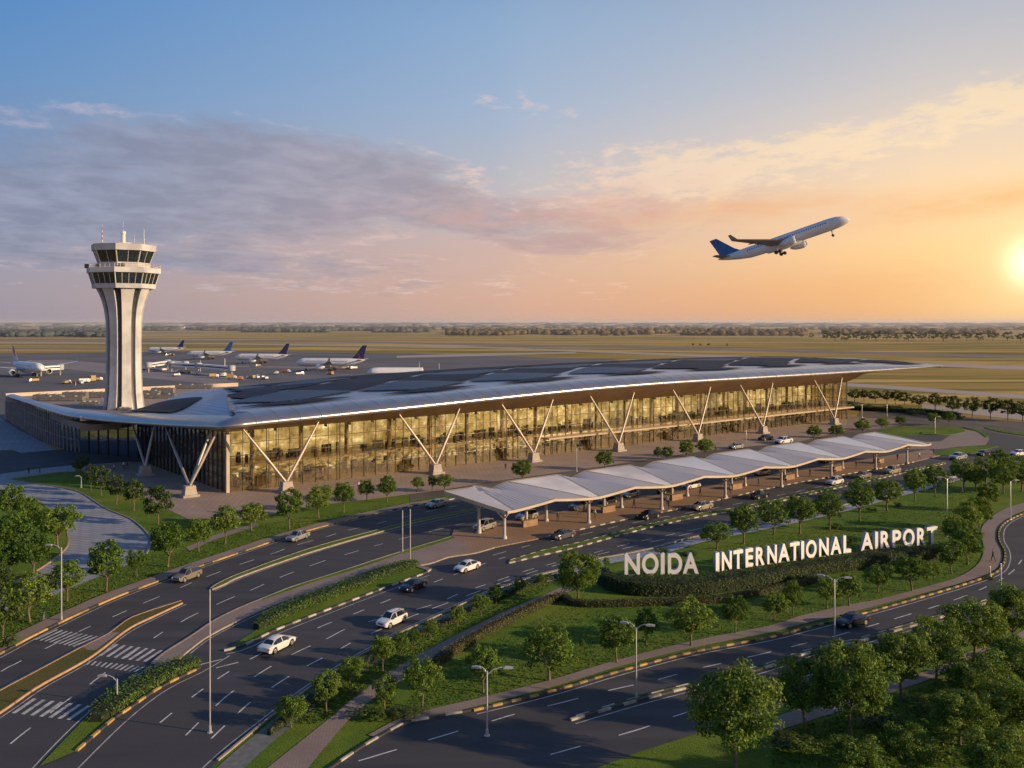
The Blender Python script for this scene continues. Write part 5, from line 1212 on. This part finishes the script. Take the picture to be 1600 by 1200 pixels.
def arc_bottom(x, z, xs, r): 
    for xw in xs:
        if abs(x-xw) < r: return max(z, .34 + math.sqrt(r*r-(x-xw)**2)*.98)
    return z
def make_car(kind, colour, label, group=None):
    ST0 = {'sedan': SED, 'suv': SUV, 'pickup': PCK}[kind]; wb = (-1.38, 1.40); wr = .34 if kind == 'sedan' else .38
    # densify along the length
    ST = []
    for a, c_ in zip(ST0, ST0[1:]):
        m_ = max(1, int((c_[0]-a[0])/.14)); 
        for k in range(m_): ST.append((tuple(a[q] + (c_[q]-a[q])*k/m_ for q in range(6)), a, c_))
    ST.append((ST0[-1], ST0[-2], ST0[-1]))
    t = thing('car', label, 'car', (0, 0, 0), group); body = MB(); glz = {'w': MB(), 's': MB(), 'r': MB()}
    rows_ = []
    for (x, zl, zb, zt, hw, ht), _, _ in ST:
        zb_l = arc_bottom(x, zl, wb, wr+.07); zm = max(zb_l + .02, (zl + zb)/2)
        half = [(hw*.96, zb_l), (hw*1.01, min(zm, zb-.04) if zm < zb else zb_l+.02), (hw*.985, zb - .03), (hw*.93, zb+.01), (ht*1.02, zt - (.05 if zt-zb > .2 else .012)), (ht*.86, zt), (0, zt + .025)]
        rows_.append([(x, -y, z) for y, z in half] + [(x, y, z) for y, z in half[-2::-1]])
    nn = len(rows_[0])
    for i in range(len(rows_)-1):
        (x0, _, zb0, zt0, *_), a, c_ = ST[i]; x1 = ST[i+1][0][0]; xm = (x0+x1)/2
        cab = max(zt0-zb0, ST[i+1][0][3]-ST[i+1][0][2]) > .12
        for j in range(nn-1):
            q = [rows_[i][j], rows_[i][j+1], rows_[i+1][j+1], rows_[i+1][j]]
            dzt = (c_[3]-a[3])/(c_[0]-a[0])
            tgt = None
            if cab and j in (3, nn-5):
                if not (-.13 < xm < .03) and a[3] > 1.0*(1.15 if kind != 'sedan' else 1.0) - .02 and zt0 - zb0 > .17: tgt = 's'
            if cab and j in (4, 5, 6, 7) and nn == 13:
                if dzt < -.45 and xm > .3 and j in (5, 6): tgt = 'w'
                if dzt > .45 and xm < -.6 and j in (5, 6): tgt = 'r'
            (glz[tgt] if tgt else body).face(q)
    body.face(rows_[0][::-1]); body.face(rows_[-1])
    bo = body.build('body', PM[colour], t, smooth=True)
    bm = bmesh.new(); bm.from_mesh(bo.data); bmesh.ops.remove_doubles(bm, verts=bm.verts[:], dist=.001); bmesh.ops.recalc_face_normals(bm, faces=bm.faces[:]); bm.to_mesh(bo.data); bm.free()
    for p_ in bo.data.polygons: p_.use_smooth = True
    bo.data.set_sharp_from_angle(angle=R(38))
    for k_, nm in (('w', 'windscreen'), ('s', 'side_window'), ('r', 'rear_window')):
        if glz[k_].f:
            # side windows left and right are separate parts
            if k_ == 's':
                for sg in (-1, 1):
                    for fr in (-1, 1):
                        g = MB()
                        for f in glz['s'].f:
                            pts = [glz['s'].v[i] for i in f]
                            if sum(p[1] for p in pts)*sg > 0 and (sum(p[0] for p in pts)/4 + .05)*fr > 0: g.face(pts)
                        if g.f: g.build(nm, cglass, t)
            else: glz[k_].build(nm, cglass, t)
    # dark floor and wheel wells
    fl = MB(); fl.box((0, 0, .36), (4.1, 1.5, .2)); fl.box((wb[0], 0, .42), (.78, 1.62, .6)); fl.box((wb[1], 0, .42), (.78, 1.62, .5)); fl.build('underbody', plast, t)
    hwid = ST0[7][4]
    for xw in wb:
        for sg in (-1, 1):
            yo = sg*(hwid - .10)
            wmb = MB(); wmb.lathe([(.0, -.11), (wr*.62, -.11), (wr*.94, -.11), (wr, -.06), (wr, .06), (wr*.94, .11), (wr*.62, .11), (.0, .10)], (xw, yo, wr), 18, axis='y'); we = wmb.build('wheel', tyre, t, smooth=True, angle=35)
            rmb = MB(); rmb.lathe([(wr*.66, .112*sg), (wr*.60, .125*sg), (wr*.2, .115*sg), (0.001, .13*sg)], (xw, yo, wr), 10, axis='y'); rmb.build('rim', rimm, we)
    xe = ST0[-1][0]; xr = ST0[0][0]; zh = ST0[-2][2]-.06; zr = ST0[1][2]-.10
    for sg in (-1, 1):
        hb = MB(); hb.box((xe-.19, sg*.62, zh), (.26, .30, .13), R(-22*sg)); hb.build('headlight', hlm, t)
        hb = MB(); hb.box((xr+.10, sg*.64, zr), (.16, .34, .14), R(14*sg)); hb.build('taillight', tlm, t)
        hb = MB(); hb.box((.72, sg*(hwid+.10), ST0[8][2]+.07), (.16, .20, .13)); hb.build('mirror', PM[colour], t)
    hb = MB(); hb.box((xe-.015, 0, zh-.06), (.08, .72, .15)); hb.build('grille', plast, t)
    hb = MB(); hb.box((xe-.02, 0, .38), (.08, 1.15, .10)); hb.build('air_intake', plast, t)
    hb = MB(); hb.box((xr+.0, 0, zr-.12), (.06, .46, .12)); hb.build('number_plate', plate_m, t)
    if kind == 'pickup':
        hb = MB(); hb.box((-1.62, 0, 1.03), (1.2, 1.3, .03)); hb.build('load_bed', plast, t)
    if kind == 'suv':
        for sg in (-1, 1): hb = MB(); hb.box((-.6, sg*.6, 1.735), (1.9, .05, .05)); hb.build('roof_rail', plast, t)
    hb = MB()
    return t
def put(t, x, y, x2, y2, z=.04, sc_=1.0, d=None):       # stand at pixel, heading towards second pixel
    p = G(x, y); q = G(x2, y2); d = d or q - p; t.location = p + Vector((0, 0, z)); t.rotation_euler = (0, 0, math.atan2(d.y, d.x)); t.scale = (sc_,)*3
cars = [
 ('suv', 'bronze', 'bronze grey SUV driving near the left kerb of the upper carriageway', 292, 906, 236, 927, .05, 1.12),
 ('pickup', 'silver', 'silver pickup beside the upper kerb below the lawn trees', 465, 844, 410, 863, .05, 1.1),
 ('sedan', 'white', 'white sedan with red tail lights, lowest on the wide carriageway', 433, 1014, 480, 990, .05, 1.18),
 ('suv', 'white', 'white SUV in the middle of the wide carriageway', 612, 976, 560, 1000, .05, 1.08),
 ('sedan', 'black', 'black sedan behind the white SUV near the striped kerb', 646, 921, 600, 940, .05, 1.12),
 ('sedan', 'white', 'white sedan entering the wide carriageway near the footpath end', 730, 891, 680, 908, .05, 1.12),
 ('sedan', 'grey', 'dark sedan at the island kerb nearest the canopy corner', 879, 841, 840, 850, .05, 1.2),
 ('sedan', 'black', 'black car parked at the island kerb above the letters NOIDA', 1014, 810, 970, 820, .05, 1.25),
 ('sedan', 'gold', 'champagne coloured car at the kerb right of the black car', 1096, 796, 1050, 806, .05, 1.3),
 ('pickup', 'black', 'black pickup driving below the middle of the canopy', 1186, 779, 1140, 789, .05, 1.15),
 ('suv', 'white', 'white SUV at the kerb below the far half of the canopy', 1304, 757, 1260, 766, .05, 1.2),
 ('sedan', 'bronze', 'brown car just ahead of the far white SUV', 1348, 747, 1310, 755, .05, 1.25),
 ('suv', 'gold', 'champagne coloured van like SUV at the last canopy columns', 1394, 740, 1350, 748, .05, 1.25),
 ('sedan', 'white', 'white car half hidden by trees on the far carriageway', 1478, 755, 1440, 764, .05, 1.2),
 ('sedan', 'silver', 'silver car at the far end of the island', 1497, 718, 1460, 725, .05, 1.5),
 ('sedan', 'black', 'black sedan on the right road by the yellow kerb', 1331, 977, 1270, 992, .05, 1.15),
 ('suv', 'silver', 'silver SUV under the near end of the canopy', 757, 829, 735, 836, .2, 1.2),
 ('sedan', 'white', 'white car on the forecourt road in front of the glass', 1224, 693, 1190, 698, .06, 1.7),
 ('sedan', 'silver', 'silver car on the forecourt road before the entrance ledge', 1150, 701, 1120, 705, .06, 1.3),
 ('sedan', 'black', 'black car beside the white car on the forecourt road', 1196, 688, 1160, 693, .06, 1.4),
 ('sedan', 'white', 'white car behind the canopy columns near the middle', 1080, 764, 1050, 770, .2, 1.2),
 ('suv', 'grey', 'dark SUV behind the second pair of canopy columns', 905, 797, 880, 803, .06, 1.2),
 ('suv', 'silver', 'silver van behind the first canopy columns', 823, 812, 800, 818, .06, 1.2),
 ('sedan', 'black', 'black car waiting under the canopy near its third wave', 950, 787, 925, 793, .06, 1.2),
 ('sedan', 'silver', 'silver car waiting beneath the third wave of the canopy', 985, 776, 960, 782, .06, 1.2),
 ('suv', 'black', 'black SUV waiting beneath the fourth wave of the canopy', 1040, 770, 1015, 776, .06, 1.2),
 ('sedan', 'grey', 'grey car waiting under the fifth wave of the canopy', 1150, 748, 1120, 754, .06, 1.2),
 ('suv', 'black', 'dark SUV waiting under the sixth wave of the canopy', 1232, 733, 1205, 738, .06, 1.2),
 ('sedan', 'gold', 'champagne car waiting behind the sixth wave columns', 1190, 742, 1160, 747, .06, 1.2),
 ('sedan', 'black', 'black car waiting under the far end of the canopy', 1290, 722, 1260, 727, .06, 1.2),
 ('sedan', 'white', 'white car beyond the island on the far bend', 1592, 712, 1560, 715, .06, 1.3),
 ('sedan', 'black', 'small dark car on the right carriageway past the island', 1536, 712, 1500, 718, .06, 1.2),
 ('sedan', 'silver', 'silver car half under the upper carriageway kerb trees', 682, 792, 660, 797, .06, 1.2),
]
proto = {}
for kind, colr, lb, x, y, x2, y2, z, s_ in cars:
    k_ = (kind, colr)
    if k_ not in proto: t = make_car(kind, colr, lb, 'cars on the airport roads'); proto[k_] = t
    else: t = copy_tree(proto[k_]); t['label'] = lb
    put(t, x, y, x2, y2, z, s_*.86)

# ================================================================== AIRLINERS
liv_w = surf('airliner_white', (.74, .73, .73), (.82, .81, .80), .2, .35, obj=True); liv_g = surf('airliner_grey', (.34, .35, .38), (.42, .43, .46), .3, .4, obj=True)
fin_b = surf('fin_blue', (.03, .10, .28), (.05, .15, .38), .4, .35, obj=True); fin_n = surf('fin_navy', (.02, .03, .10), (.04, .05, .16), .4, .35, obj=True)
m, nt, out = mat('fin_white_red'); p = nt.nodes.new('ShaderNodeBsdfPrincipled'); f = noise_n(nt, pos(nt, (1, 1, 1), 0, True), .22, 1)
lk(nt, ramp(nt, f, [(.50, (.65, .62, .60)), (.54, (.55, .10, .06))]), p.inputs['Base Color']); lk(nt, p.outputs[0], out.inputs[0]); fin_r = m
m, nt, out = mat('fin_navy_red'); p = nt.nodes.new('ShaderNodeBsdfPrincipled'); f = noise_n(nt, pos(nt, (1, 1, 1), 0, True), .3, 1)
lk(nt, ramp(nt, f, [(.58, (.03, .035, .11)), (.64, (.22, .05, .07))]), p.inputs['Base Color']); lk(nt, p.outputs[0], out.inputs[0]); fin_nr = m
gear_m = surf('gear', (.03, .03, .032), (.06, .06, .062), 2, .6, obj=True); eng_in = surf('intake', (.01, .01, .012), (.03, .03, .035), 2, .5, obj=True)
def airliner(label, L=46, rad=2.05, fin=None, group=None, gear=True, wing_m=None, gz=4.1, span=23):
    t = thing('airliner', label, 'airplane', (0, 0, 0), group); h0 = gz
    def ring(x, r, zc, n=20): return [(x, r*math.cos(a), h0 + zc + r*math.sin(a)) for a in [2*math.pi*k/n for k in range(n)]]
    N = L/2; prof_ = [(N, .05, -.55), (N-.3, .45, -.5), (N-1.0, .95, -.38), (N-2.2, 1.5, -.2), (N-3.8, 1.88, -.05), (N-6, rad, 0), (-N+15, rad, 0), (-N+11, 1.95, .10), (-N+7, 1.5, .45), (-N+3.5, .95, .85), (-N+1, .45, 1.15), (-N, .18, 1.3)]
    b_ = MB(); b_.quadgrid([ring(x, r, z) for x, r, z in prof_], 0, True); b_.face(ring(*prof_[-1])); b_.build('fuselage', liv_w, t, smooth=True)
    for sg in (-1, 1):
        b_ = MB()
        for k in range(int((L-17)/.78)):
            x = N-7.5 - k*.78
            if abs(x-1) < .8: continue
            b_.face([(x, sg*(rad+.02)*.985, h0+.45), (x+.30, sg*(rad+.02)*.985, h0+.45), (x+.30, sg*(rad+.02)*.945, h0+.80), (x, sg*(rad+.02)*.945, h0+.80)])
        b_.build('cabin_windows', eng_in, t)
        for dx_ in (N-5.8, -N+11):
            b_ = MB(); b_.face([(dx_, sg*(rad+.015), h0-.6), (dx_+.06, sg*(rad+.015), h0-.6), (dx_+.06, sg*(rad+.02)*.88, h0+1.1), (dx_, sg*(rad+.02)*.88, h0+1.1)]); b_.face([(dx_+.8, sg*(rad+.015), h0-.6), (dx_+.86, sg*(rad+.015), h0-.6), (dx_+.86, sg*(rad+.02)*.88, h0+1.1), (dx_+.8, sg*(rad+.02)*.88, h0+1.1)]); b_.build('door', liv_g, t)
    b_ = MB()
    for sg in (-1, 1):
        b_.face([(N-1.65, sg*.15, h0+1.02), (N-1.95, sg*.95, h0+.78), (N-2.9, sg*1.15, h0+1.18), (N-2.45, sg*.15, h0+1.42)])
    b_.build('cockpit_window', eng_in, t)
    wm_ = wing_m or liv_g
    def foil(sec, m_, name, par=t):   # sections: (x_lead, chord, y, z, thick)
        rws = []
        for xl, c_, y, z, th in sec:
            rws.append([(xl - c_*u, y, z + th*c_*v) for u, v in ((0, 0), (.08, .35), (.3, .5), (.65, .3), (1, 0), (.65, -.2), (.3, -.3), (.08, -.22))])
        b_ = MB(); b_.quadgrid(rws, 0, True); b_.face(rws[-1]); b_.face(rws[0][::-1]); return b_.build(name, m_, par, smooth=True, angle=50)
    for sg in (-1, 1):
        zr = h0-1.0
        wg = foil([(5.8, 9.0, sg*.6, zr, .13), (1.2, 5.6, sg*7, zr+.55, .12), (-8.0, 2.0, sg*span, zr+2.3, .10)], wm_, 'wing')
        foil([(-8.0, 2.0, sg*span, zr+2.3, .10), (-9.6, .9, sg*(span+.55), zr+4.3, .10)], wm_, 'winglet', wg)
        fb_ = MB()
        for y_ in (5, 9.5, 13.5):
            xb = -3.0 - (y_-5)*.36; fb_.lathe([(.01, 1.6), (.3, 1.2), (.34, 0), (.2, -1.1), (.01, -1.7)], (xb, sg*y_, zr+.05+y_*.09), 8, axis='x')
        fb_.build('flap_fairings', wm_, wg, smooth=True)
        foil([(-N+5.2, 3.8, sg*.3, h0+1.0, .10), (-N+1.9, 1.6, sg*7.2, h0+1.7, .09)], wm_, 'tailplane')
        ez = zr-1.05; ey = sg*7.0; ex = 3.6
        b_ = MB(); b_.lathe([(.95, 2.3), (1.18, 2.1), (1.30, 1.2), (1.28, 0), (1.05, -1.5), (.62, -2.5), (.35, -3.0), (.01, -3.3)], (ex, ey, ez), 18, axis='x'); en = b_.build('engine', liv_w, t, smooth=True)
        b_ = MB(); b_.lathe([(1.12, 2.12), (.98, 2.25), (.92, 1.5), (.01, 1.45)], (ex, ey, ez), 16, axis='x'); b_.build('intake', eng_in, en, smooth=True)
        b_ = MB(); b_.face([(ex+1.6, ey, ez+1.2), (ex-2.6, ey, ez+.6), (ex-3.2, ey, ez+1.55), (ex-.6, ey, ez+1.75)]); b_.build('pylon', wm_, en)
    zf = h0+.9
    rws = []
    for xl, c_, z, th in ((-N+9.5, 8.3, zf+.2, .08), (-N+6.4, 5.8, zf+2.4, .08), (-N+1.4, 2.6, zf+7.6, .08)):
        rws.append([(xl - c_*u, th*c_*v, z) for u, v in ((0, 0), (.08, .35), (.3, .5), (.65, .3), (1, 0), (.65, -.3), (.3, -.5), (.08, -.35))])
    b_ = MB(); b_.quadgrid(rws, 0, True); b_.face(rws[-1]); b_.build('tail_fin', fin or fin_b, t, smooth=True, angle=50)
    b_ = MB(); b_.lathe([(.01, 7), (1.4, 5), (1.75, 0), (1.4, -6), (.01, -8)], (.6, 0, h0-1.15), 12, axis='x'); b_.build('belly_fairing', liv_w, t, smooth=True)
    if gear:
        for nm, gx, gy, wr_ in (('nose_gear', N-6.5, 0, .42), ('main_gear', -1.6, -3.2, .58), ('main_gear', -1.6, 3.2, .58)):
            b_ = MB(); top_ = h0-1.6 if gx > 5 else h0-1.0; b_.tube((gx, gy, top_), (gx, gy, wr_), .16, .13, 8); b_.tube((gx+.9, gy, top_), (gx, gy, wr_+.8), .07, n=5); g = b_.build(nm, liv_g, t)
            for ax in ((0,) if gx > 5 else (-.62, .62)):
                for sg in (-1, 1):
                    w_ = MB(); w_.lathe([(.01, -.16), (wr_*.9, -.16), (wr_, -.08), (wr_, .08), (wr_*.9, .16), (.01, .16)], (gx+ax, gy+sg*.38, wr_), 12, axis='y'); w_.build('wheel', gear_m, g, smooth=True, angle=40)
            if gx < 5: w_ = MB(); w_.tube((gx-.65, gy, wr_), (gx+.65, gy, wr_), .12, n=6); w_.build('bogie_beam', liv_g, g)
    return t
fly = airliner('white airliner with blue tail climbing with its wheels down', 45, fin=fin_b, wing_m=surf('wing_brown', (.20, .17, .16), (.28, .24, .22), .3, .4, obj=True))
# attitude of the climbing aircraft: nose right and up, banked away
Dd = 300.0
fp = Vector(((1222-800)/F*Dd, Dd, H + (HY-377)/F*Dd))
fly.location = fp
FLY_Y, FLY_P, FLY_R = R(-31), R(17), R(-1)
fly.matrix_basis = Matrix.Translation(fp) @ Matrix.Rotation(FLY_Y, 4, 'Z') @ Matrix.Rotation(-FLY_P, 4, 'Y') @ Matrix.Rotation(FLY_R, 4, 'X') @ Matrix.Translation((0, 0, -4.1))
GRP = 'airliners parked on the apron'
pl = [(('leftmost parked airliner, facing right with a white and red tail fin'), fin_r, 42, 588, 82, 594, 40, 1.42), ('distant parked airliner farthest left of the blue tailed row', fin_n, 258, 553, 222, 552.8, 44, 1.0), ('parked airliner with plain blue tail, second in the row', fin_b, 327, 561.5, 285, 561.2, 42, 1.1), ('parked airliner with navy tail in the middle of the row', fin_n, 408, 568, 360, 567.6, 44, 1.12), ('parked airliner with navy and red tail, largest in the row', fin_nr, 516, 579, 455, 578.4, 44, 1.22)]
for lb, fn, x, y, x2, y2, L, s_ in pl:
    t = airliner(lb, L, fin=fn, group=GRP); put(t, x, y, x2, y2, .05, s_, Vector((21.2, -20.5, 0)) if x == 42 else None); t.scale = (s_, s_*1.12, s_*(1.22 if x != 42 else 1.1))

# ================================================================== APRON VEHICLES, JET BRIDGES
yel = paintmat('service_yellow', (.42, .32, .14)); org = paintmat('service_orange', (.50, .18, .06)); wht = PM['white']
def truck(label, body_m, boxh=2.2, L=7, beacon=False):
    t = thing('service_truck', label, 'service truck', (0, 0, 0), 'service vehicles on the apron')
    b_ = MB(); rws = [[(x, y, z) for y, z in ((-1.2, .5), (-1.2, zt*.72), (-1.05, zt), (1.05, zt), (1.2, zt*.72), (1.2, .5))] for x, zt in ((L/2, 1.5), (L/2-.1, 1.9), (L/2-.6, 2.5), (L/2-2, 2.6))]; b_.quadgrid(rws); b_.face(rws[0]); b_.face(rws[-1][::-1]); b_.build('cab', wht, t)
    b_ = MB(); b_.box((-1.2, 0, .9+boxh/2), (L-2.4, 2.4, boxh)); b_.build('load_body', body_m, t)
    b_ = MB(); b_.box((0, 0, .7), (L-.4, 1.9, .35)); b_.build('chassis', plast, t)
    b_ = MB(); b_.box((L/2-.28, 0, 2.05), (.5, 1.9, .6)); b_.build('windscreen', cglass, t)
    for x in (L/2-1.3, -L/2+1.5):
        for sg in (-1, 1): b_ = MB(); b_.lathe([(.01, -.15), (.5, -.15), (.5, .15), (.01, .15)], (x, sg*1.1, .5), 10, axis='y'); b_.build('wheel', tyre, t)
    return t
tp = {}
tl = [(104, 600, 'y', 1.2, 'yellow tug alone left of the tower'), (122, 600, 'o', 1.6, 'orange service truck left of the tower'), (131, 598, 'w', 2.0, 'white service truck by the tall loader left of the tower'), (142, 597, 'y', 3.6, 'tall yellow loader beside the tower'), (152, 595, 'y', 1.3, 'low yellow cart close to the tower shaft'), (226, 578, 'w', 2.2, 'white truck just right of the tower shaft'), (236, 575, 'y', 1.6, 'yellow truck under the first jet bridge'), (256, 580, 'w', 1.6, 'white truck beneath the jet bridge end'), (262, 556, 'y', 1.5, 'yellow truck below the farthest airliner'), (268, 556, 'y', 1.2, 'second yellow truck below the farthest airliner'), (281, 583, 'y', 1.6, 'yellow truck between the two jet bridges'), (292, 583, 'y', 1.8, 'yellow box truck right of the middle jet bridge'), (275, 588, 'w', 1.2, 'dark topped baggage tug in the open apron'), (310, 585, 'w', 1.3, 'pale baggage tug below the masts'), (334, 590, 'y', 2.2, 'yellow loader left of the jet bridge head'), (350, 589, 'w', 2.4, 'white catering truck by the last jet bridge'), (362, 592, 'y', 2.8, 'tall yellow stair truck at the bridge head'), (376, 594, 'o', 1.6, 'orange truck right of the last jet bridge'), (392, 592, 'y', 1.8, 'yellow truck furthest right of the cluster'), (399, 591, 'o', 1.3, 'red orange tug at the end of the cluster'), (413, 593, 'w', 1.2, 'small pale tug near the roof edge'), (468, 586, 'w', 1.2, 'small cart under the tail of the middle airliner'), (432, 585, 'w', 1.2, 'small cart in the open apron centre'), (447, 582, 'o', 1.0, 'little orange cart in the open apron'), (540, 577, 'y', 1.5, 'yellow truck behind the largest parked airliner'), (552, 577, 'w', 1.5, 'white truck behind the largest parked airliner'), (516, 586, 'o', 2.0, 'orange stairs in front of the largest parked airliner'), (52, 597, 'y', 1.5, 'yellow tug under the nose of the leftmost airliner'), (92, 577, 'w', 1.5, 'white truck at the end of the left jet bridge'), (402, 573, 'y', 1.2, 'yellow tug by the navy tailed airliner')]
rnd = random.Random(8)
for x, y, c_, bh, lb in tl:
    k_ = (c_, bh)
    if k_ not in tp: tp[k_] = t = truck(lb, {'y': yel, 'o': org, 'w': wht}[c_], bh)
    else: t = copy_tree(tp[k_]); t['label'] = lb
    t.location = G(x, y) + Vector((0, 0, .06)); t.rotation_euler = (0, 0, rnd.uniform(0, 6.28)); t.scale = (.85,)*3
def bridge(pts, label):
    P = [G(x, y, 0) for x, y in pts]; t = thing('jet_bridge', label, 'jet bridge', tuple(P[0]), 'jet bridges on the apron')
    for a, c_ in zip(P, P[1:]):
        d = c_-a; b_ = MB(); b_.box((a+c_)/2 + Vector((0, 0, 5.2)), (d.length, 3.2, 2.8), math.atan2(d.y, d.x)); b_.build('tunnel', liv_w, t)
        b_ = MB(); b_.box((a+c_)/2 + Vector((0, 0, 5.3)), (d.length*.96, 3.26, .8), math.atan2(d.y, d.x)); b_.build('window_strip', cglass, t)
    for p_ in P:
        b_ = MB(); b_.lathe([(2.4, 3.7), (2.5, 6.9), (1.8, 7.4), (.01, 7.5)], tuple(p_), 12); b_.build('rotunda', liv_g, t, smooth=True, angle=40)
        b_ = MB(); b_.tube(p_, p_ + Vector((0, 0, 3.8)), .5, n=8); b_.build('pillar', steel, t)
bridge([(232, 582), (262, 577), (290, 580)], 'white jet bridge just right of the tower shaft')
bridge([(268, 581), (310, 583), (362, 588)], 'long white jet bridge stretching to the yellow loaders')
bridge([(64, 588), (94, 586)], 'short jet bridge at the nose of the leftmost airliner')
lamp(313, 583, 563, 'slim flood mast standing on the apron behind the jet bridges', [], r=.35)
lamp(351, 580, 560, 'leaning pale flood mast between the parked airliners', [], r=.6)
lamp(118, 603, 596, 'tiny apron post left of the tower', [], r=.3)

# ================================================================== PEOPLE
cloth_w = surf('white_shirt', (.50, .48, .46), (.6, .58, .55), 5, .8, obj=True); cloth_d = surf('dark_clothes', (.02, .02, .025), (.05, .05, .06), 5, .8, obj=True); skin = surf('skin', (.25, .15, .09), (.30, .19, .12), 5, .6, obj=True); hair = surf('hair', (.01, .008, .006), (.02, .015, .012), 5, .6, obj=True)
def person_mesh(seed, stride):
    V = {'pel': (0, 0, .95), 'ch': (0, 0, 1.28), 'nk': (0, 0, 1.48), 'hd': (.02, 0, 1.60), 'tp': (.02, 0, 1.71)}
    for s_, n in ((-1, 'l'), (1, 'r')):
        f = s_*stride
        V['hip'+n] = (0, s_*.10, .90); V['kn'+n] = (f*.5+.03, s_*.11, .50); V['an'+n] = (f-.02, s_*.11, .09); V['to'+n] = (f+.14, s_*.12, .03)
        V['sh'+n] = (0, s_*.19, 1.42); V['el'+n] = (-f*.35, s_*.25, 1.13); V['wr'+n] = (-f*.7+.06, s_*.26, .89); V['ha'+n] = (-f*.7+.09, s_*.26, .80)
    E = [('pel', 'ch'), ('ch', 'nk'), ('nk', 'hd'), ('hd', 'tp')]
    for n in 'lr': E += [('pel', 'hip'+n), ('hip'+n, 'kn'+n), ('kn'+n, 'an'+n), ('an'+n, 'to'+n), ('ch', 'sh'+n), ('sh'+n, 'el'+n), ('el'+n, 'wr'+n), ('wr'+n, 'ha'+n)]
    rad = {'pel': .14, 'ch': .15, 'nk': .06, 'hd': .095, 'tp': .07, 'hip': .10, 'kn': .065, 'an': .045, 'to': .035, 'sh': .065, 'el': .045, 'wr': .034, 'ha': .038}
    ks = list(V); me = bpy.data.meshes.new('person'); me.from_pydata([V[k] for k in ks], [(ks.index(a), ks.index(b_)) for a, b_ in E], [])
    o = bpy.data.objects.new('tmp_person', me); COL.objects.link(o); md = o.modifiers.new('s', 'SKIN')
    for k, sv in zip(ks, me.skin_vertices[0].data):
        r = rad.get(k) or rad[k[:-1]]; sv.radius = (r, r); sv.use_root = (k == 'pel')
    o.modifiers.new('d', 'SUBSURF').levels = 1
    dg = bpy.context.evaluated_depsgraph_get(); dg.update(); r_ = bpy.data.meshes.new_from_object(o.evaluated_get(dg)); bpy.data.objects.remove(o)
    return r_
pms = [person_mesh(1, .22), person_mesh(2, .12), person_mesh(3, .28)]
ppl = [(178, 737, 'w', 'person in a white shirt walking on the shaded plaza by the leftmost column'), (193, 733, 'w', 'person in white farther in on the shaded plaza'), (199, 732, 'd', 'person in dark clothes beside the one in white on the shaded plaza'), (45, 741, 'd', 'person in dark clothes walking on the pale strip at left'), (62, 740, 'd', 'person in dark clothes standing right of another on the pale strip'), (1552, 878, 'd', 'person in dark clothes on the bend pavement at right'), (1372, 728, 'd', 'person in dark clothes under the canopy end'), (1459, 711, 'd', 'person in dark clothes walking past the canopy end'), (1045, 797, 'd', 'person in dark clothes under the canopy near a front column'), (905, 806, 'd', 'person in dark clothes standing on the island under the second wave'), (560, 765, 'w', 'person in white walking beside the glass front'), (1118, 705, 'd', 'person in dark clothes at the middle glass doors'), (790, 735, 'd', 'person in dark clothes on the plaza near the third V column'), (1240, 745, 'w', 'person in white on the island under the far canopy'), (1128, 793, 'd', 'person in dark clothes at the island kerb')]
for k, wv_ in enumerate(ORD[1:8]):
    for q_, c_ in enumerate('wd'):
        p_ = C((k+1)*19.3 + (-4 if q_ else 3), -2.2 - 2.1*q_); v_ = H*F/p_.y
        ppl.append((p_.x/p_.y*F + 800, HY + v_, c_, f"person in {'white' if c_ == 'w' else 'dark clothes'} waiting below the {wv_} wave of the canopy"))
for k, (x, y, c_, lb) in enumerate(ppl):
    t = thing('person', lb, 'person', tuple(G(x, y)), 'people walking around the terminal')
    me = pms[k % 3].copy(); me.materials.clear(); me.materials.append(skin); me.materials.append(cloth_w if c_ == 'w' else cloth_d); me.materials.append(cloth_d); me.materials.append(hair)
    for p_ in me.polygons:
        z = p_.center.z; p_.material_index = 3 if z > 1.66 or (z > 1.56 and p_.center.x < -.03) else 0 if z > 1.47 or (z < .93 and abs(p_.center.y) > .21 and z > .7) else 1 if z > .93 else 2; p_.use_smooth = True
    o = bpy.data.objects.new('body', me); COL.objects.link(o); o.parent = t; t.rotation_euler = (0, 0, k*1.7); t.location.z = .2 if 700 < x < 1440 and k not in (12, 11) else .08; t.scale = (1.08,)*3

pb0 = G(612, 590); t = thing('pier_building', 'low white pier with a rounded roof just beyond the terminal roof', 'pier building', tuple(pb0))
b_ = MB(); rws = []
for k in range(9):
    f_ = [.25, .7, .95, 1, 1, 1, 1, 1, 1][k]; x_ = [-16, -14.5, -11.5, -7, 0, 7, 14, 21, 26][k]
    rws.append([pb0 + Vector((x_*.85-2, -3.2*math.cos(a)*f_, 3.2 + 3.4*math.sin(a)*f_)) for a in [math.pi*q/10 for q in range(11)]])
b_.quadgrid(rws); b_.face(rws[-1]); b_.build('roof', liv_w, t, smooth=True)
b_ = MB(); b_.box(pb0 + Vector((8, 0, 1.6)), (36, 6, 3.1)); b_.build('wall', liv_g, t)
b_ = MB(); b_.box(pb0 + Vector((8, 0, 2.2)), (34, 6.1, .8)); b_.build('window_strip', cglass, t)
